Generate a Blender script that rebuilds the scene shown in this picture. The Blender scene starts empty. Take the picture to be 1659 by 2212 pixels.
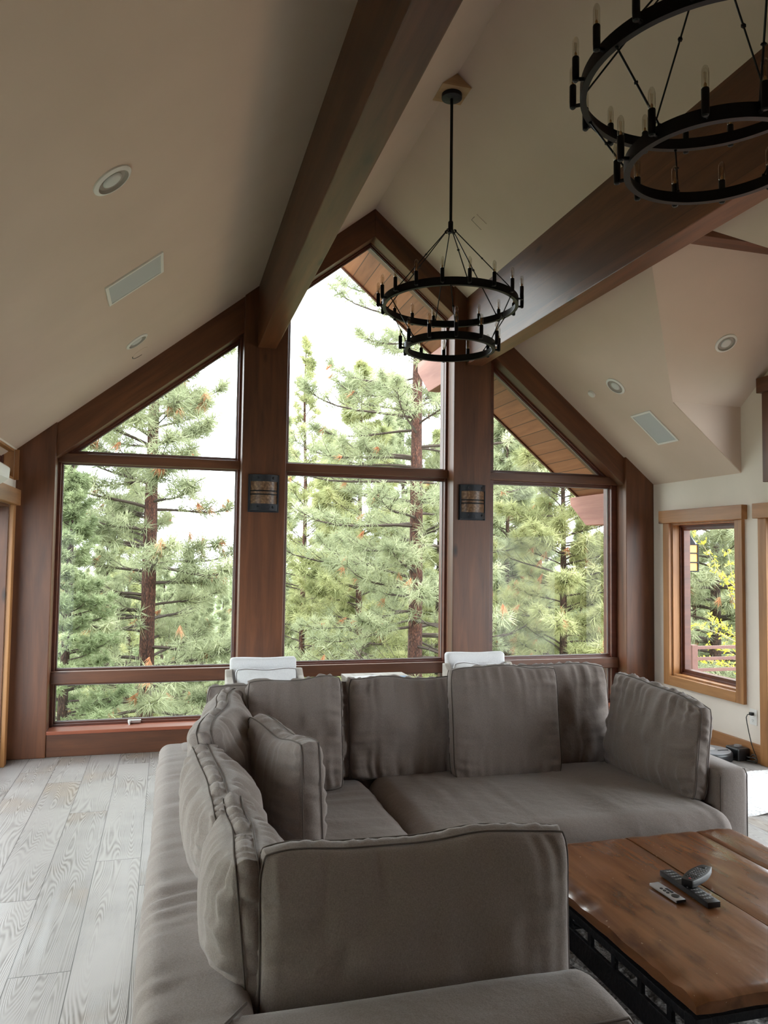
import bpy, bmesh, math, random
import numpy as np
from mathutils import Matrix, Vector, noise

scene = bpy.context.scene
COL = scene.collection
PI = math.pi

# ------------------------------------------------------------------ camera
YAW, PITCH, ROLL, FPX = 0.271494126, 0.0540909854, 0.0133866228, 1672.56
EYE = Vector((0.0, 0.0, 1.55))
_f = Vector((math.sin(YAW) * math.cos(PITCH), math.cos(YAW) * math.cos(PITCH), math.sin(PITCH)))
_r = Vector((math.cos(YAW), -math.sin(YAW), 0.0))
_u = _r.cross(_f)
_rr = math.cos(ROLL) * _r + math.sin(ROLL) * _u
_uu = -math.sin(ROLL) * _r + math.cos(ROLL) * _u
cam_data = bpy.data.cameras.new("camera")
cam_data.sensor_fit = 'VERTICAL'
cam_data.sensor_height = 36.0
cam_data.lens = FPX / 2212.0 * 36.0
cam_data.clip_start = 0.05
cam_data.clip_end = 2000.0
cam = bpy.data.objects.new("camera", cam_data)
COL.objects.link(cam)
cam.matrix_world = Matrix(((_rr.x, _uu.x, -_f.x, EYE.x), (_rr.y, _uu.y, -_f.y, EYE.y),
                           (_rr.z, _uu.z, -_f.z, EYE.z), (0, 0, 0, 1)))
scene.camera = cam

# ------------------------------------------------------------------ sky and exposure
SKY = 8.2
world = bpy.data.worlds.new("overcast_sky")
scene.world = world
world.use_nodes = True
wn = world.node_tree.nodes
wl = world.node_tree.links
bg = wn["Background"]
bg.inputs[1].default_value = SKY
w_tc = wn.new("ShaderNodeTexCoord")
w_no = wn.new("ShaderNodeTexNoise")
w_no.inputs["Scale"].default_value = 3.0
w_no.inputs["Detail"].default_value = 5.0
w_rp = wn.new("ShaderNodeValToRGB")
w_rp.color_ramp.elements[0].position = 0.36
w_rp.color_ramp.elements[0].color = (0.80, 0.89, 1.0, 1)
w_rp.color_ramp.elements[1].position = 0.60
w_rp.color_ramp.elements[1].color = (0.97, 0.98, 1.0, 1)
wl.new(w_tc.outputs["Generated"], w_no.inputs["Vector"])
wl.new(w_no.outputs["Fac"], w_rp.inputs["Fac"])
wl.new(w_rp.outputs["Color"], bg.inputs[0])

vs = scene.view_settings
vs.view_transform = 'Standard'
vs.look = 'None'
vs.gamma = 1.0
vs.use_curve_mapping = False
vs.exposure = 0.16
cy = scene.cycles
cy.use_denoising = True
cy.max_bounces = 12
cy.diffuse_bounces = 7
cy.glossy_bounces = 4
cy.transmission_bounces = 6
cy.transparent_max_bounces = 16
cy.caustics_reflective = False
cy.caustics_refractive = False
cy.sample_clamp_indirect = 6.0


# ------------------------------------------------------------------ mesh helpers
class MB:
    """Collects simple solids, built into ONE mesh object."""
    def __init__(self):
        self.v = []
        self.f = []

    def add(self, verts, faces):
        o = len(self.v)
        self.v.extend([tuple(p) for p in verts])
        self.f.extend([tuple(i + o for i in f) for f in faces])
        return self

    def box(self, x0, x1, y0, y1, z0, z1):
        return self.add([(x0, y0, z0), (x1, y0, z0), (x1, y1, z0), (x0, y1, z0),
                         (x0, y0, z1), (x1, y0, z1), (x1, y1, z1), (x0, y1, z1)],
                        [(0, 3, 2, 1), (4, 5, 6, 7), (0, 1, 5, 4), (1, 2, 6, 5), (2, 3, 7, 6), (3, 0, 4, 7)])

    def prism(self, poly, axis, a0, a1):
        """poly: 2-D outline; axis 'y': (x,z) swept along y; 'x': (y,z) along x; 'z': (x,y) along z."""
        n = len(poly)
        def P(p, a):
            return {'y': (p[0], a, p[1]), 'x': (a, p[0], p[1]), 'z': (p[0], p[1], a)}[axis]
        V = [P(p, a0) for p in poly] + [P(p, a1) for p in poly]
        F = [tuple(range(n)), tuple(range(2 * n - 1, n - 1, -1))]
        F += [(i, i + n, (i + 1) % n + n, (i + 1) % n) for i in range(n)]
        return self.add(V, F)

    def ring(self, inner, outer, axis, a0, a1):
        """Frame between two outlines with the same number of corners."""
        n = len(inner)
        def P(p, a):
            return {'y': (p[0], a, p[1]), 'x': (a, p[0], p[1]), 'z': (p[0], p[1], a)}[axis]
        V = [P(p, a0) for p in inner] + [P(p, a0) for p in outer] + [P(p, a1) for p in inner] + [P(p, a1) for p in outer]
        F = []
        for i in range(n):
            j = (i + 1) % n
            F += [(i, j, n + j, n + i), (2 * n + i, 3 * n + i, 3 * n + j, 2 * n + j),
                  (i, 2 * n + i, 2 * n + j, j), (n + i, n + j, 3 * n + j, 3 * n + i)]
        return self.add(V, F)

    def tube(self, pts, rad, seg=8, caps=True, closed=False):
        pts = [Vector(p) for p in pts]
        n = len(pts)
        rads = rad if isinstance(rad, (list, tuple)) else [rad] * n
        V = []
        ref = None
        for i, p in enumerate(pts):
            if closed:
                t = pts[(i + 1) % n] - pts[i - 1]
            else:
                t = pts[min(i + 1, n - 1)] - pts[max(i - 1, 0)]
            if t.length < 1e-9:
                t = Vector((0, 0, 1))
            t.normalize()
            if ref is None:
                ref = Vector((0, 0, 1)) if abs(t.z) < 0.9 else Vector((1, 0, 0))
            a = ref - t * ref.dot(t)
            if a.length < 1e-6:
                a = t.orthogonal()
            a.normalize()
            ref = a
            b = t.cross(a)
            for k in range(seg):
                q = 2 * PI * k / seg
                V.append(p + (a * math.cos(q) + b * math.sin(q)) * rads[i])
        F = []
        m = n if closed else n - 1
        for i in range(m):
            j = (i + 1) % n
            for k in range(seg):
                l = (k + 1) % seg
                F.append((i * seg + k, i * seg + l, j * seg + l, j * seg + k))
        if caps and not closed:
            F.append(tuple(range(seg - 1, -1, -1)))
            F.append(tuple(range((n - 1) * seg, n * seg)))
        return self.add(V, F)

    def lathe(self, prof, center=(0, 0, 0), seg=24, mat=None, close=True):
        """prof: (r, z) from bottom to top; spun about local z."""
        V = []
        M = mat or Matrix.Identity(4)
        c = Vector(center)
        for r, z in prof:
            for k in range(seg):
                q = 2 * PI * k / seg
                V.append(M @ Vector((r * math.cos(q), r * math.sin(q), z)) + c)
        F = []
        for i in range(len(prof) - 1):
            for k in range(seg):
                l = (k + 1) % seg
                F.append((i * seg + k, i * seg + l, (i + 1) * seg + l, (i + 1) * seg + k))
        if close:
            F.append(tuple(range(seg - 1, -1, -1)))
            F.append(tuple(range((len(prof) - 1) * seg, len(prof) * seg)))
        return self.add(V, F)

    def xform(self, M, start=0):
        self.v[start:] = [tuple(M @ Vector(p)) for p in self.v[start:]]
        return self

    def build(self, name, mat, parent=None, bevel=0.0, smooth=False, seg=2):
        me = bpy.data.meshes.new(name)
        me.from_pydata(self.v, [], self.f)
        bm = bmesh.new()
        bm.from_mesh(me)
        bmesh.ops.recalc_face_normals(bm, faces=bm.faces)
        if bevel > 0:
            ed = [e for e in bm.edges if len(e.link_faces) == 2 and e.calc_face_angle(0) > 0.5]
            bmesh.ops.bevel(bm, geom=ed, offset=bevel, segments=seg, profile=0.6, affect='EDGES', clamp_overlap=True)
        bm.to_mesh(me)
        bm.free()
        if smooth:
            me.polygons.foreach_set("use_smooth", [True] * len(me.polygons))
            if smooth == 'auto':
                me.set_sharp_from_angle(angle=math.radians(40))
        me.materials.append(mat)
        return link(name, me, parent)


def link(name, me, parent=None):
    o = bpy.data.objects.new(name, me)
    COL.objects.link(o)
    if parent is not None:
        o.parent = parent
        o.matrix_parent_inverse = parent.matrix_world.inverted()
    return o


def np_mesh(name, V, F, mat, parent=None, smooth=True):
    """V (n,3) array, F (m,k) array of equal-sized faces."""
    V = np.asarray(V, dtype=np.float32)
    F = np.asarray(F, dtype=np.int32)
    me = bpy.data.meshes.new(name)
    m, k = F.shape
    me.vertices.add(len(V))
    me.vertices.foreach_set("co", V.ravel())
    me.loops.add(m * k)
    me.loops.foreach_set("vertex_index", F.ravel())
    me.polygons.add(m)
    me.polygons.foreach_set("loop_start", np.arange(0, m * k, k, dtype=np.int32))
    me.polygons.foreach_set("use_smooth", np.full(m, bool(smooth)))
    me.update(calc_edges=True)
    me.validate()
    me.materials.append(mat)
    return link(name, me, parent)


def tag(o, label, cat=None, group=None, kind=None):
    o["label"] = label
    if cat:
        o["category"] = cat
    if group:
        o["group"] = group
    if kind:
        o["kind"] = kind
    return o


def empty(name, loc, label, cat, group=None, rot=(0, 0, 0)):
    o = bpy.data.objects.new(name, None)
    COL.objects.link(o)
    o.empty_display_size = 0.05
    o.matrix_world = Matrix.LocRotScale(Vector(loc), Matrix.Rotation(rot[2], 3, 'Z') @ Matrix.Rotation(rot[1], 3, 'Y') @ Matrix.Rotation(rot[0], 3, 'X'), None)
    tag(o, label, cat, group)
    return o


def copy_tree(o, parent=None):
    c = o.copy()
    COL.objects.link(c)
    if parent is not None:
        c.parent = parent
        c.matrix_parent_inverse = o.matrix_parent_inverse.copy()
    for ch in list(o.children):
        copy_tree(ch, c)
    return c


def struct(o, label=None):
    o["kind"] = "structure"
    if label:
        o["label"] = label
    return o


# ------------------------------------------------------------------ materials
def new_mat(name):
    m = bpy.data.materials.new(name)
    m.use_nodes = True
    nt = m.node_tree
    b = nt.nodes["Principled BSDF"]
    return m, nt, b


def srgb(r, g, b):
    def c(x):
        x /= 255.0
        return x / 12.92 if x <= 0.04045 else ((x + 0.055) / 1.055) ** 2.4
    return (c(r), c(g), c(b), 1.0)


def N(nt, t, **kw):
    n = nt.nodes.new(t)
    for k, v in kw.items():
        setattr(n, k, v)
    return n


def ramp(nt, stops):
    r = nt.nodes.new("ShaderNodeValToRGB")
    e = r.color_ramp.elements
    while len(e) < len(stops):
        e.new(0.5)
    for i, (p, c) in enumerate(stops):
        e[i].position = p
        e[i].color = c
    return r


def mixc(nt, a, b, fac, mode='MIX'):
    m = nt.nodes.new("ShaderNodeMix")
    m.data_type = 'RGBA'
    m.blend_type = mode
    for sock, val in ((m.inputs[0], fac), (m.inputs[6], a), (m.inputs[7], b)):
        if isinstance(val, (int, float)):
            sock.default_value = val
        elif isinstance(val, tuple):
            sock.default_value = val
        else:
            nt.links.new(val, sock)
    return m.outputs[2]


def mth(nt, op, a, b=None, clamp=False):
    m = nt.nodes.new("ShaderNodeMath")
    m.operation = op
    m.use_clamp = clamp
    for i, val in enumerate((a, b)):
        if val is None:
            continue
        if isinstance(val, (int, float)):
            m.inputs[i].default_value = val
        else:
            nt.links.new(val, m.inputs[i])
    return m.outputs[0]


def plain(name, col, rough=0.6, metal=0.0, spec=0.5, noise_amt=0.0, noise_scale=20, bump=0.0):
    m, nt, b = new_mat(name)
    b.inputs["Base Color"].default_value = col
    b.inputs["Roughness"].default_value = rough
    b.inputs["Metallic"].default_value = metal
    b.inputs["Specular IOR Level"].default_value = spec
    if noise_amt or bump:
        tc = N(nt, "ShaderNodeTexCoord")
        no = N(nt, "ShaderNodeTexNoise")
        no.inputs["Scale"].default_value = noise_scale
        no.inputs["Detail"].default_value = 5
        nt.links.new(tc.outputs["Object"], no.inputs["Vector"])
        if noise_amt:
            d = tuple(c * (1 - noise_amt) for c in col[:3]) + (1,)
            l = tuple(min(1, c * (1 + noise_amt)) for c in col[:3]) + (1,)
            rp = ramp(nt, [(0.3, d), (0.7, l)])
            nt.links.new(no.outputs["Fac"], rp.inputs["Fac"])
            nt.links.new(rp.outputs["Color"], b.inputs["Base Color"])
        if bump:
            bp = N(nt, "ShaderNodeBump")
            bp.inputs["Strength"].default_value = bump
            bp.inputs["Distance"].default_value = 0.01
            nt.links.new(no.outputs["Fac"], bp.inputs["Height"])
            nt.links.new(bp.outputs["Normal"], b.inputs["Normal"])
    return m


def wood(name, dark, mid, light, rot=(0, 0, 0), rough=0.4, knots=True, scale=1.0, coat=0.0, planks=None):
    """Grain runs along local x after rotating the coordinates by rot."""
    m, nt, b = new_mat(name)
    tc = N(nt, "ShaderNodeTexCoord")
    mp0 = N(nt, "ShaderNodeMapping")
    mp0.vector_type = 'POINT'
    mp0.inputs["Rotation"].default_value = rot
    nt.links.new(tc.outputs["Object"], mp0.inputs["Vector"])
    mp = N(nt, "ShaderNodeMapping")
    mp.inputs["Scale"].default_value = (1.2 * scale, 14 * scale, 14 * scale)
    nt.links.new(mp0.outputs["Vector"], mp.inputs["Vector"])
    n1 = N(nt, "ShaderNodeTexNoise")
    n1.inputs["Scale"].default_value = 1.0
    n1.inputs["Detail"].default_value = 7
    n1.inputs["Roughness"].default_value = 0.62
    n1.inputs["Distortion"].default_value = 0.5
    nt.links.new(mp.outputs["Vector"], n1.inputs["Vector"])
    mp2 = N(nt, "ShaderNodeMapping")
    mp2.inputs["Scale"].default_value = (0.55 * scale, 2.2 * scale, 2.2 * scale)
    nt.links.new(mp0.outputs["Vector"], mp2.inputs["Vector"])
    n2 = N(nt, "ShaderNodeTexNoise")
    n2.inputs["Scale"].default_value = 1.0
    n2.inputs["Detail"].default_value = 3
    nt.links.new(mp2.outputs["Vector"], n2.inputs["Vector"])
    s = mth(nt, 'ADD', mth(nt, 'MULTIPLY', n1.outputs["Fac"], 0.6), mth(nt, 'MULTIPLY', n2.outputs["Fac"], 0.4))
    rp = ramp(nt, [(0.33, dark), (0.5, mid), (0.68, light)])
    nt.links.new(s, rp.inputs["Fac"])
    colr = rp.outputs["Color"]
    if knots:
        mp3 = N(nt, "ShaderNodeMapping")
        mp3.inputs["Scale"].default_value = (1.3 * scale, 3.2 * scale, 3.2 * scale)
        nt.links.new(mp0.outputs["Vector"], mp3.inputs["Vector"])
        vo = N(nt, "ShaderNodeTexVoronoi")
        vo.inputs["Scale"].default_value = 1.0
        nt.links.new(mp3.outputs["Vector"], vo.inputs["Vector"])
        k = ramp(nt, [(0.025, (1, 1, 1, 1)), (0.10, (0, 0, 0, 1))])
        nt.links.new(vo.outputs["Distance"], k.inputs["Fac"])
        kd = tuple(c * 0.18 for c in dark[:3]) + (1,)
        colr = mixc(nt, colr, kd, k.outputs["Color"])
    if planks:
        # planks = (axis index, spacing): thin dark joints
        sx = N(nt, "ShaderNodeSeparateXYZ")
        nt.links.new(mp0.outputs["Vector"], sx.inputs[0])
        fr = mth(nt, 'FRACT', mth(nt, 'DIVIDE', sx.outputs[planks[0]], planks[1]))
        g = mth(nt, 'LESS_THAN', fr, planks[2])
        cell = mth(nt, 'FLOOR', mth(nt, 'DIVIDE', sx.outputs[planks[0]], planks[1]))
        wn_ = N(nt, "ShaderNodeTexWhiteNoise", noise_dimensions='1D')
        nt.links.new(cell, wn_.inputs["W"])
        tint = mth(nt, 'ADD', mth(nt, 'MULTIPLY', wn_.outputs["Value"], 0.45), 0.75)
        cmb = N(nt, "ShaderNodeCombineColor")
        for i in range(3):
            nt.links.new(tint, cmb.inputs[i])
        colr = mixc(nt, colr, cmb.outputs[0], 1.0, 'MULTIPLY')
        colr = mixc(nt, colr, planks[3], g)
    nt.links.new(colr, b.inputs["Base Color"])
    b.inputs["Roughness"].default_value = rough
    b.inputs["Coat Weight"].default_value = coat
    b.inputs["Coat Roughness"].default_value = 0.15
    bp = N(nt, "ShaderNodeBump")
    bp.inputs["Strength"].default_value = 0.25
    bp.inputs["Distance"].default_value = 0.004
    nt.links.new(n1.outputs["Fac"], bp.inputs["Height"])
    nt.links.new(bp.outputs["Normal"], b.inputs["Normal"])
    return m


def glass_mat(name, tint=(0.96, 0.98, 0.97, 1), refl=1.0):
    m = bpy.data.materials.new(name)
    m.use_nodes = True
    nt = m.node_tree
    nt.nodes.clear()
    out = N(nt, "ShaderNodeOutputMaterial")
    tr = N(nt, "ShaderNodeBsdfTransparent")
    tr.inputs["Color"].default_value = tint
    gl = N(nt, "ShaderNodeBsdfGlossy")
    gl.inputs["Roughness"].default_value = 0.02
    fr = N(nt, "ShaderNodeFresnel")
    fr.inputs["IOR"].default_value = 1.45
    mx = N(nt, "ShaderNodeMixShader")
    ge = N(nt, "ShaderNodeNewGeometry")
    front = mth(nt, 'SUBTRACT', 1.0, ge.outputs["Backfacing"])
    nt.links.new(mth(nt, 'MULTIPLY', mth(nt, 'MULTIPLY', fr.outputs[0], refl), front), mx.inputs[0])
    nt.links.new(tr.outputs[0], mx.inputs[1])
    nt.links.new(gl.outputs[0], mx.inputs[2])
    nt.links.new(mx.outputs[0], out.inputs[0])
    return m


TD, TM, TL = srgb(64, 37, 23), srgb(93, 55, 34), srgb(120, 74, 46)
GX, GY, GZ = (0, 0, 0), (0, 0, PI / 2), (0, PI / 2, 0)
SL_L, SL_R = 0.809, 0.8425
M = {}
M['timber_x'] = wood('stained_timber_x', TD, TM, TL, GX, 0.42)
M['timber_y'] = wood('stained_timber_y', TD, TM, TL, GY, 0.34, planks=(2, 0.165, 0.012, srgb(46, 26, 17)))
M['timber_z'] = wood('stained_timber_z', TD, TM, TL, GZ, 0.42)
M['timber_l'] = wood('stained_timber_l', TD, TM, TL, (0, math.atan(SL_L), 0), 0.42)
M['timber_r'] = wood('stained_timber_r', TD, TM, TL, (0, -math.atan(SL_R), 0), 0.42)
M['timber_bx'] = wood('stained_timber_bx', TD, TM, TL, GX, 0.42)
CD, CM, CL = srgb(122, 78, 40), srgb(158, 108, 62), srgb(182, 132, 82)
M['casing_y'] = wood('casing_wood_y', CD, CM, CL, GY, 0.45)
M['casing_z'] = wood('casing_wood_z', CD, CM, CL, GZ, 0.45)
M['sash'] = wood('sash_wood', srgb(66, 32, 22), srgb(90, 46, 32), srgb(108, 60, 42), GX, 0.38, knots=False)
M['sill'] = wood('sill_wood', srgb(128, 66, 44), srgb(150, 82, 56), srgb(168, 98, 70), GX, 0.4, knots=False)
M['soffit'] = wood('soffit_boards', srgb(168, 104, 58), srgb(196, 130, 78), srgb(214, 150, 96), GY, 0.6)
M['redwood'] = wood('outdoor_beam_wood', srgb(132, 84, 72), srgb(158, 108, 94), srgb(176, 128, 114), GY, 0.7)
M['block'] = wood('raw_wood', srgb(150, 118, 82), srgb(176, 142, 104), srgb(192, 160, 122), GX, 0.7, knots=False)
M['glass'] = glass_mat('window_glass', refl=0.4)
M['bulb_glass'] = glass_mat('bulb_glass', (0.90, 0.89, 0.85, 1), 2.4)
M['plaster'] = plain('ceiling_plaster', srgb(208, 188, 172), 0.85, noise_amt=0.03, noise_scale=2.5, bump=0.10)
M['wallpaint'] = plain('wall_plaster', srgb(226, 216, 204), 0.85, noise_amt=0.02, noise_scale=6, bump=0.12)
M['black'] = plain('black_iron', srgb(18, 18, 20), 0.45, 0.6)
M['iron'] = plain('dark_iron', srgb(40, 42, 48), 0.5, 0.5, bump=0.3, noise_scale=60)
M['white'] = plain('white_enamel', srgb(226, 224, 220), 0.45)
M['grille'] = plain('grey_grille', srgb(186, 190, 192), 0.6)
M['lamp_face'] = plain('frosted_lamp_face', srgb(205, 206, 204), 0.35)
M['filament'] = plain('brass_filament', srgb(196, 150, 90), 0.3, 0.9)
M['whitefab'] = plain('white_upholstery', srgb(214, 214, 216), 0.9, noise_amt=0.05, noise_scale=120, bump=0.15)
M['plastic_k'] = plain('black_plastic', srgb(26, 26, 28), 0.35)
M['plastic_g'] = plain('grey_plastic', srgb(126, 126, 130), 0.35)
M['silver'] = plain('brushed_aluminium', srgb(205, 205, 208), 0.32, 0.7)
M['key'] = plain('light_key', srgb(170, 172, 174), 0.5)
M['red_key'] = plain('red_key', srgb(150, 44, 40), 0.5)
M['metal'] = plain('satin_metal', srgb(190, 190, 188), 0.3, 0.9)
M['crate'] = wood('whitewashed_slats', srgb(150, 142, 132), srgb(180, 173, 164), srgb(200, 194, 186), GY, 0.7)
M['paper_b'] = plain('blue_print', srgb(96, 138, 182), 0.5, noise_amt=0.5, noise_scale=14)
M['paper_w'] = plain('pale_print', srgb(206, 204, 206), 0.5, noise_amt=0.15, noise_scale=20)


def fabric(name, base, weave=900.0):
    m, nt, b = new_mat(name)
    tc = N(nt, "ShaderNodeTexCoord")
    mp = N(nt, "ShaderNodeMapping")
    mp.inputs["Scale"].default_value = (260, 260, 700)
    nt.links.new(tc.outputs["Object"], mp.inputs["Vector"])
    n1 = N(nt, "ShaderNodeTexNoise")
    n1.inputs["Scale"].default_value = 1.0
    n1.inputs["Detail"].default_value = 3
    nt.links.new(mp.outputs["Vector"], n1.inputs["Vector"])
    mp2 = N(nt, "ShaderNodeMapping")
    mp2.inputs["Scale"].default_value = (700, 700, 130)
    nt.links.new(tc.outputs["Object"], mp2.inputs["Vector"])
    n2 = N(nt, "ShaderNodeTexNoise")
    n2.inputs["Scale"].default_value = 1.0
    n2.inputs["Detail"].default_value = 3
    nt.links.new(mp2.outputs["Vector"], n2.inputs["Vector"])
    s = mth(nt, 'ADD', mth(nt, 'MULTIPLY', n1.outputs["Fac"], 0.5), mth(nt, 'MULTIPLY', n2.outputs["Fac"], 0.5))
    d = tuple(c * 0.80 for c in base[:3]) + (1,)
    l = tuple(c * 1.18 for c in base[:3]) + (1,)
    rp = ramp(nt, [(0.36, d), (0.64, l)])
    nt.links.new(s, rp.inputs["Fac"])
    nt.links.new(rp.outputs["Color"], b.inputs["Base Color"])
    b.inputs["Roughness"].default_value = 0.95
    b.inputs["Specular IOR Level"].default_value = 0.15
    b.inputs["Sheen Weight"].default_value = 0.25
    b.inputs["Sheen Roughness"].default_value = 0.5
    n3 = N(nt, "ShaderNodeTexNoise")
    n3.inputs["Scale"].default_value = 16.0
    n3.inputs["Detail"].default_value = 4
    nt.links.new(tc.outputs["Object"], n3.inputs["Vector"])
    bp0 = N(nt, "ShaderNodeBump")
    bp0.inputs["Strength"].default_value = 0.22
    bp0.inputs["Distance"].default_value = 0.02
    nt.links.new(n3.outputs["Fac"], bp0.inputs["Height"])
    bp = N(nt, "ShaderNodeBump")
    bp.inputs["Strength"].default_value = 0.35
    bp.inputs["Distance"].default_value = 0.002
    nt.links.new(s, bp.inputs["Height"])
    nt.links.new(bp0.outputs["Normal"], bp.inputs["Normal"])
    nt.links.new(bp.outputs["Normal"], b.inputs["Normal"])
    return m


M['linen'] = fabric('taupe_linen', srgb(142, 131, 126))
M['piping'] = plain('taupe_piping', srgb(106, 97, 92), 0.95)


def floor_mat():
    m, nt, b = new_mat('grey_plank_floor')
    tc = N(nt, "ShaderNodeTexCoord")
    sx = N(nt, "ShaderNodeSeparateXYZ")
    nt.links.new(tc.outputs["Object"], sx.inputs[0])
    W_, L_ = 0.2135, 1.83
    xl = mth(nt, 'DIVIDE', mth(nt, 'ADD', sx.outputs[0], 0.089), W_)
    lane = mth(nt, 'FLOOR', xl)
    fx = mth(nt, 'FRACT', xl)
    wn1 = N(nt, "ShaderNodeTexWhiteNoise", noise_dimensions='1D')
    nt.links.new(mth(nt, 'ADD', lane, 7.3), wn1.inputs["W"])
    yl = mth(nt, 'DIVIDE', mth(nt, 'ADD', sx.outputs[1], mth(nt, 'MULTIPLY', wn1.outputs["Value"], L_)), L_)
    row = mth(nt, 'FLOOR', yl)
    fy = mth(nt, 'FRACT', yl)
    jx = mth(nt, 'LESS_THAN', fx, 0.016)
    jy = mth(nt, 'LESS_THAN', fy, 0.0022)
    joint = mth(nt, 'MAXIMUM', jx, jy)
    cv = N(nt, "ShaderNodeCombineXYZ")
    nt.links.new(lane, cv.inputs[0])
    nt.links.new(row, cv.inputs[1])
    wn2 = N(nt, "ShaderNodeTexWhiteNoise", noise_dimensions='2D')
    nt.links.new(cv.outputs[0], wn2.inputs["Vector"])
    # cathedral grain: distance from an off-centre axis, stretched along the plank, per plank shift
    off = N(nt, "ShaderNodeVectorMath", operation='SCALE')
    nt.links.new(wn2.outputs["Color"], off.inputs[0])
    off.inputs["Scale"].default_value = 37.0
    av = N(nt, "ShaderNodeVectorMath", operation='ADD')
    nt.links.new(tc.outputs["Object"], av.inputs[0])
    nt.links.new(off.outputs[0], av.inputs[1])
    mp = N(nt, "ShaderNodeMapping")
    mp.inputs["Scale"].default_value = (6.5, 0.55, 1)
    nt.links.new(av.outputs[0], mp.inputs["Vector"])
    n1 = N(nt, "ShaderNodeTexNoise")
    n1.inputs["Scale"].default_value = 1.0
    n1.inputs["Detail"].default_value = 1.5
    n1.inputs["Roughness"].default_value = 0.45
    nt.links.new(mp.outputs["Vector"], n1.inputs["Vector"])
    rings = mth(nt, 'SINE', mth(nt, 'MULTIPLY', n1.outputs["Fac"], 400.0))
    mpf = N(nt, "ShaderNodeMapping")
    mpf.inputs["Scale"].default_value = (120, 7, 1)
    nt.links.new(av.outputs[0], mpf.inputs["Vector"])
    nf = N(nt, "ShaderNodeTexNoise")
    nf.inputs["Scale"].default_value = 1.0
    nf.inputs["Detail"].default_value = 4
    nt.links.new(mpf.outputs["Vector"], nf.inputs["Vector"])
    nb = N(nt, "ShaderNodeTexNoise")
    nb.inputs["Scale"].default_value = 2.2
    nb.inputs["Detail"].default_value = 4
    nt.links.new(av.outputs[0], nb.inputs["Vector"])
    amp = ramp(nt, [(0.38, (0.15, 0.15, 0.15, 1)), (0.62, (1, 1, 1, 1))])
    nt.links.new(nb.outputs["Fac"], amp.inputs["Fac"])
    g = mth(nt, 'MULTIPLY', mth(nt, 'ADD', mth(nt, 'MULTIPLY', rings, 0.5), 0.5), amp.outputs["Color"])
    g = mth(nt, 'MULTIPLY', g, mth(nt, 'ADD', nf.outputs["Fac"], 0.35))
    c0 = ramp(nt, [(0.0, srgb(154, 149, 146)), (0.35, srgb(141, 136, 132)), (1.0, srgb(86, 80, 77))])
    nt.links.new(g, c0.inputs["Fac"])
    tint = mth(nt, 'ADD', mth(nt, 'MULTIPLY', wn2.outputs["Value"], 0.16), 0.90)
    cmb = N(nt, "ShaderNodeCombineColor")
    for i in range(3):
        nt.links.new(tint, cmb.inputs[i])
    col = mixc(nt, c0.outputs["Color"], cmb.outputs[0], 1.0, 'MULTIPLY')
    wm = ramp(nt, [(0.55, (0, 0, 0, 1)), (0.75, (1, 1, 1, 1))])
    nt.links.new(nb.outputs["Fac"], wm.inputs["Fac"])
    col = mixc(nt, col, srgb(150, 132, 112), mth(nt, 'MULTIPLY', wm.outputs["Color"], 0.5))
    col = mixc(nt, col, srgb(70, 66, 64), joint)
    nt.links.new(col, b.inputs["Base Color"])
    rr = mth(nt, 'ADD', mth(nt, 'MULTIPLY', g, 0.18), 0.36)
    nt.links.new(rr, b.inputs["Roughness"])
    bp = N(nt, "ShaderNodeBump")
    bp.inputs["Strength"].default_value = 0.45
    bp.inputs["Distance"].default_value = 0.0015
    bp.invert = True
    nt.links.new(mth(nt, 'ADD', g, mth(nt, 'MULTIPLY', joint, 1.5)), bp.inputs["Height"])
    nt.links.new(bp.outputs["Normal"], b.inputs["Normal"])
    return m


M['floor'] = floor_mat()

# ------------------------------------------------------------------ room shell
XC, ZR = 1.65, 4.53                # ridge
WL, WR = -1.108, 4.379             # side walls (room faces)
YF = 6.30                          # front of the timber posts
YB = -3.4                          # back wall
def zl(x): return ZR - SL_L * (XC - x)
def zr(x): return ZR - SL_R * (x - XC)
def zc(x): return zl(x) if x < XC else zr(x)

struct(MB().box(WL - 0.25, WR + 0.25, YB - 0.2, 6.75, -0.12, 0.0).build('floor', M['floor']), 'grey wood-look plank floor')

# ceiling: left slope, right slope cut by the cross gable
T = 0.14
mb = MB()
mb.prism([(WL - 0.2, zl(WL - 0.2)), (XC, ZR), (XC, ZR + T), (WL - 0.2, zl(WL - 0.2) + T)], 'y', YB - 0.2, 6.66)
struct(mb.build('ceiling', M['plaster']), 'warm white ceiling slope left of the ridge')

YK, ZK, SK = 5.15, 2.757, 0.755    # knee wall plane, eave height, slope of the cross gable
YR = 3.975
ZKR = ZK + SK * (YK - YR)
YN = 2 * YR - YK
def xv(y):                          # valley
    return XC + (ZR - (ZK + SK * (YK - y))) / SL_R
XO = WR + 0.2
def slab(poly, name, label):
    """poly: 3-D points of the underside; thickened upwards."""
    n = len(poly)
    V = list(poly) + [(p[0], p[1], p[2] + T) for p in poly]
    F = [tuple(range(n)), tuple(range(2 * n - 1, n - 1, -1))] + [(i, (i + 1) % n, (i + 1) % n + n, i + n) for i in range(n)]
    return struct(MB().add(V, F).build(name, M['plaster']), label)
xa, xr_ = xv(YK), xv(YR)
slab([(XC, 6.66, ZR), (XO, 6.66, zr(XO)), (XO, YK, zr(XO)), (xa, YK, zr(xa)), (xr_, YR, ZKR), (xa, YN, zr(xa)),
      (XO, YN, zr(XO)), (XO, YB - 0.2, zr(XO)), (XC, YB - 0.2, ZR)], 'ceiling', 'warm white ceiling slope right of the ridge')
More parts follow.
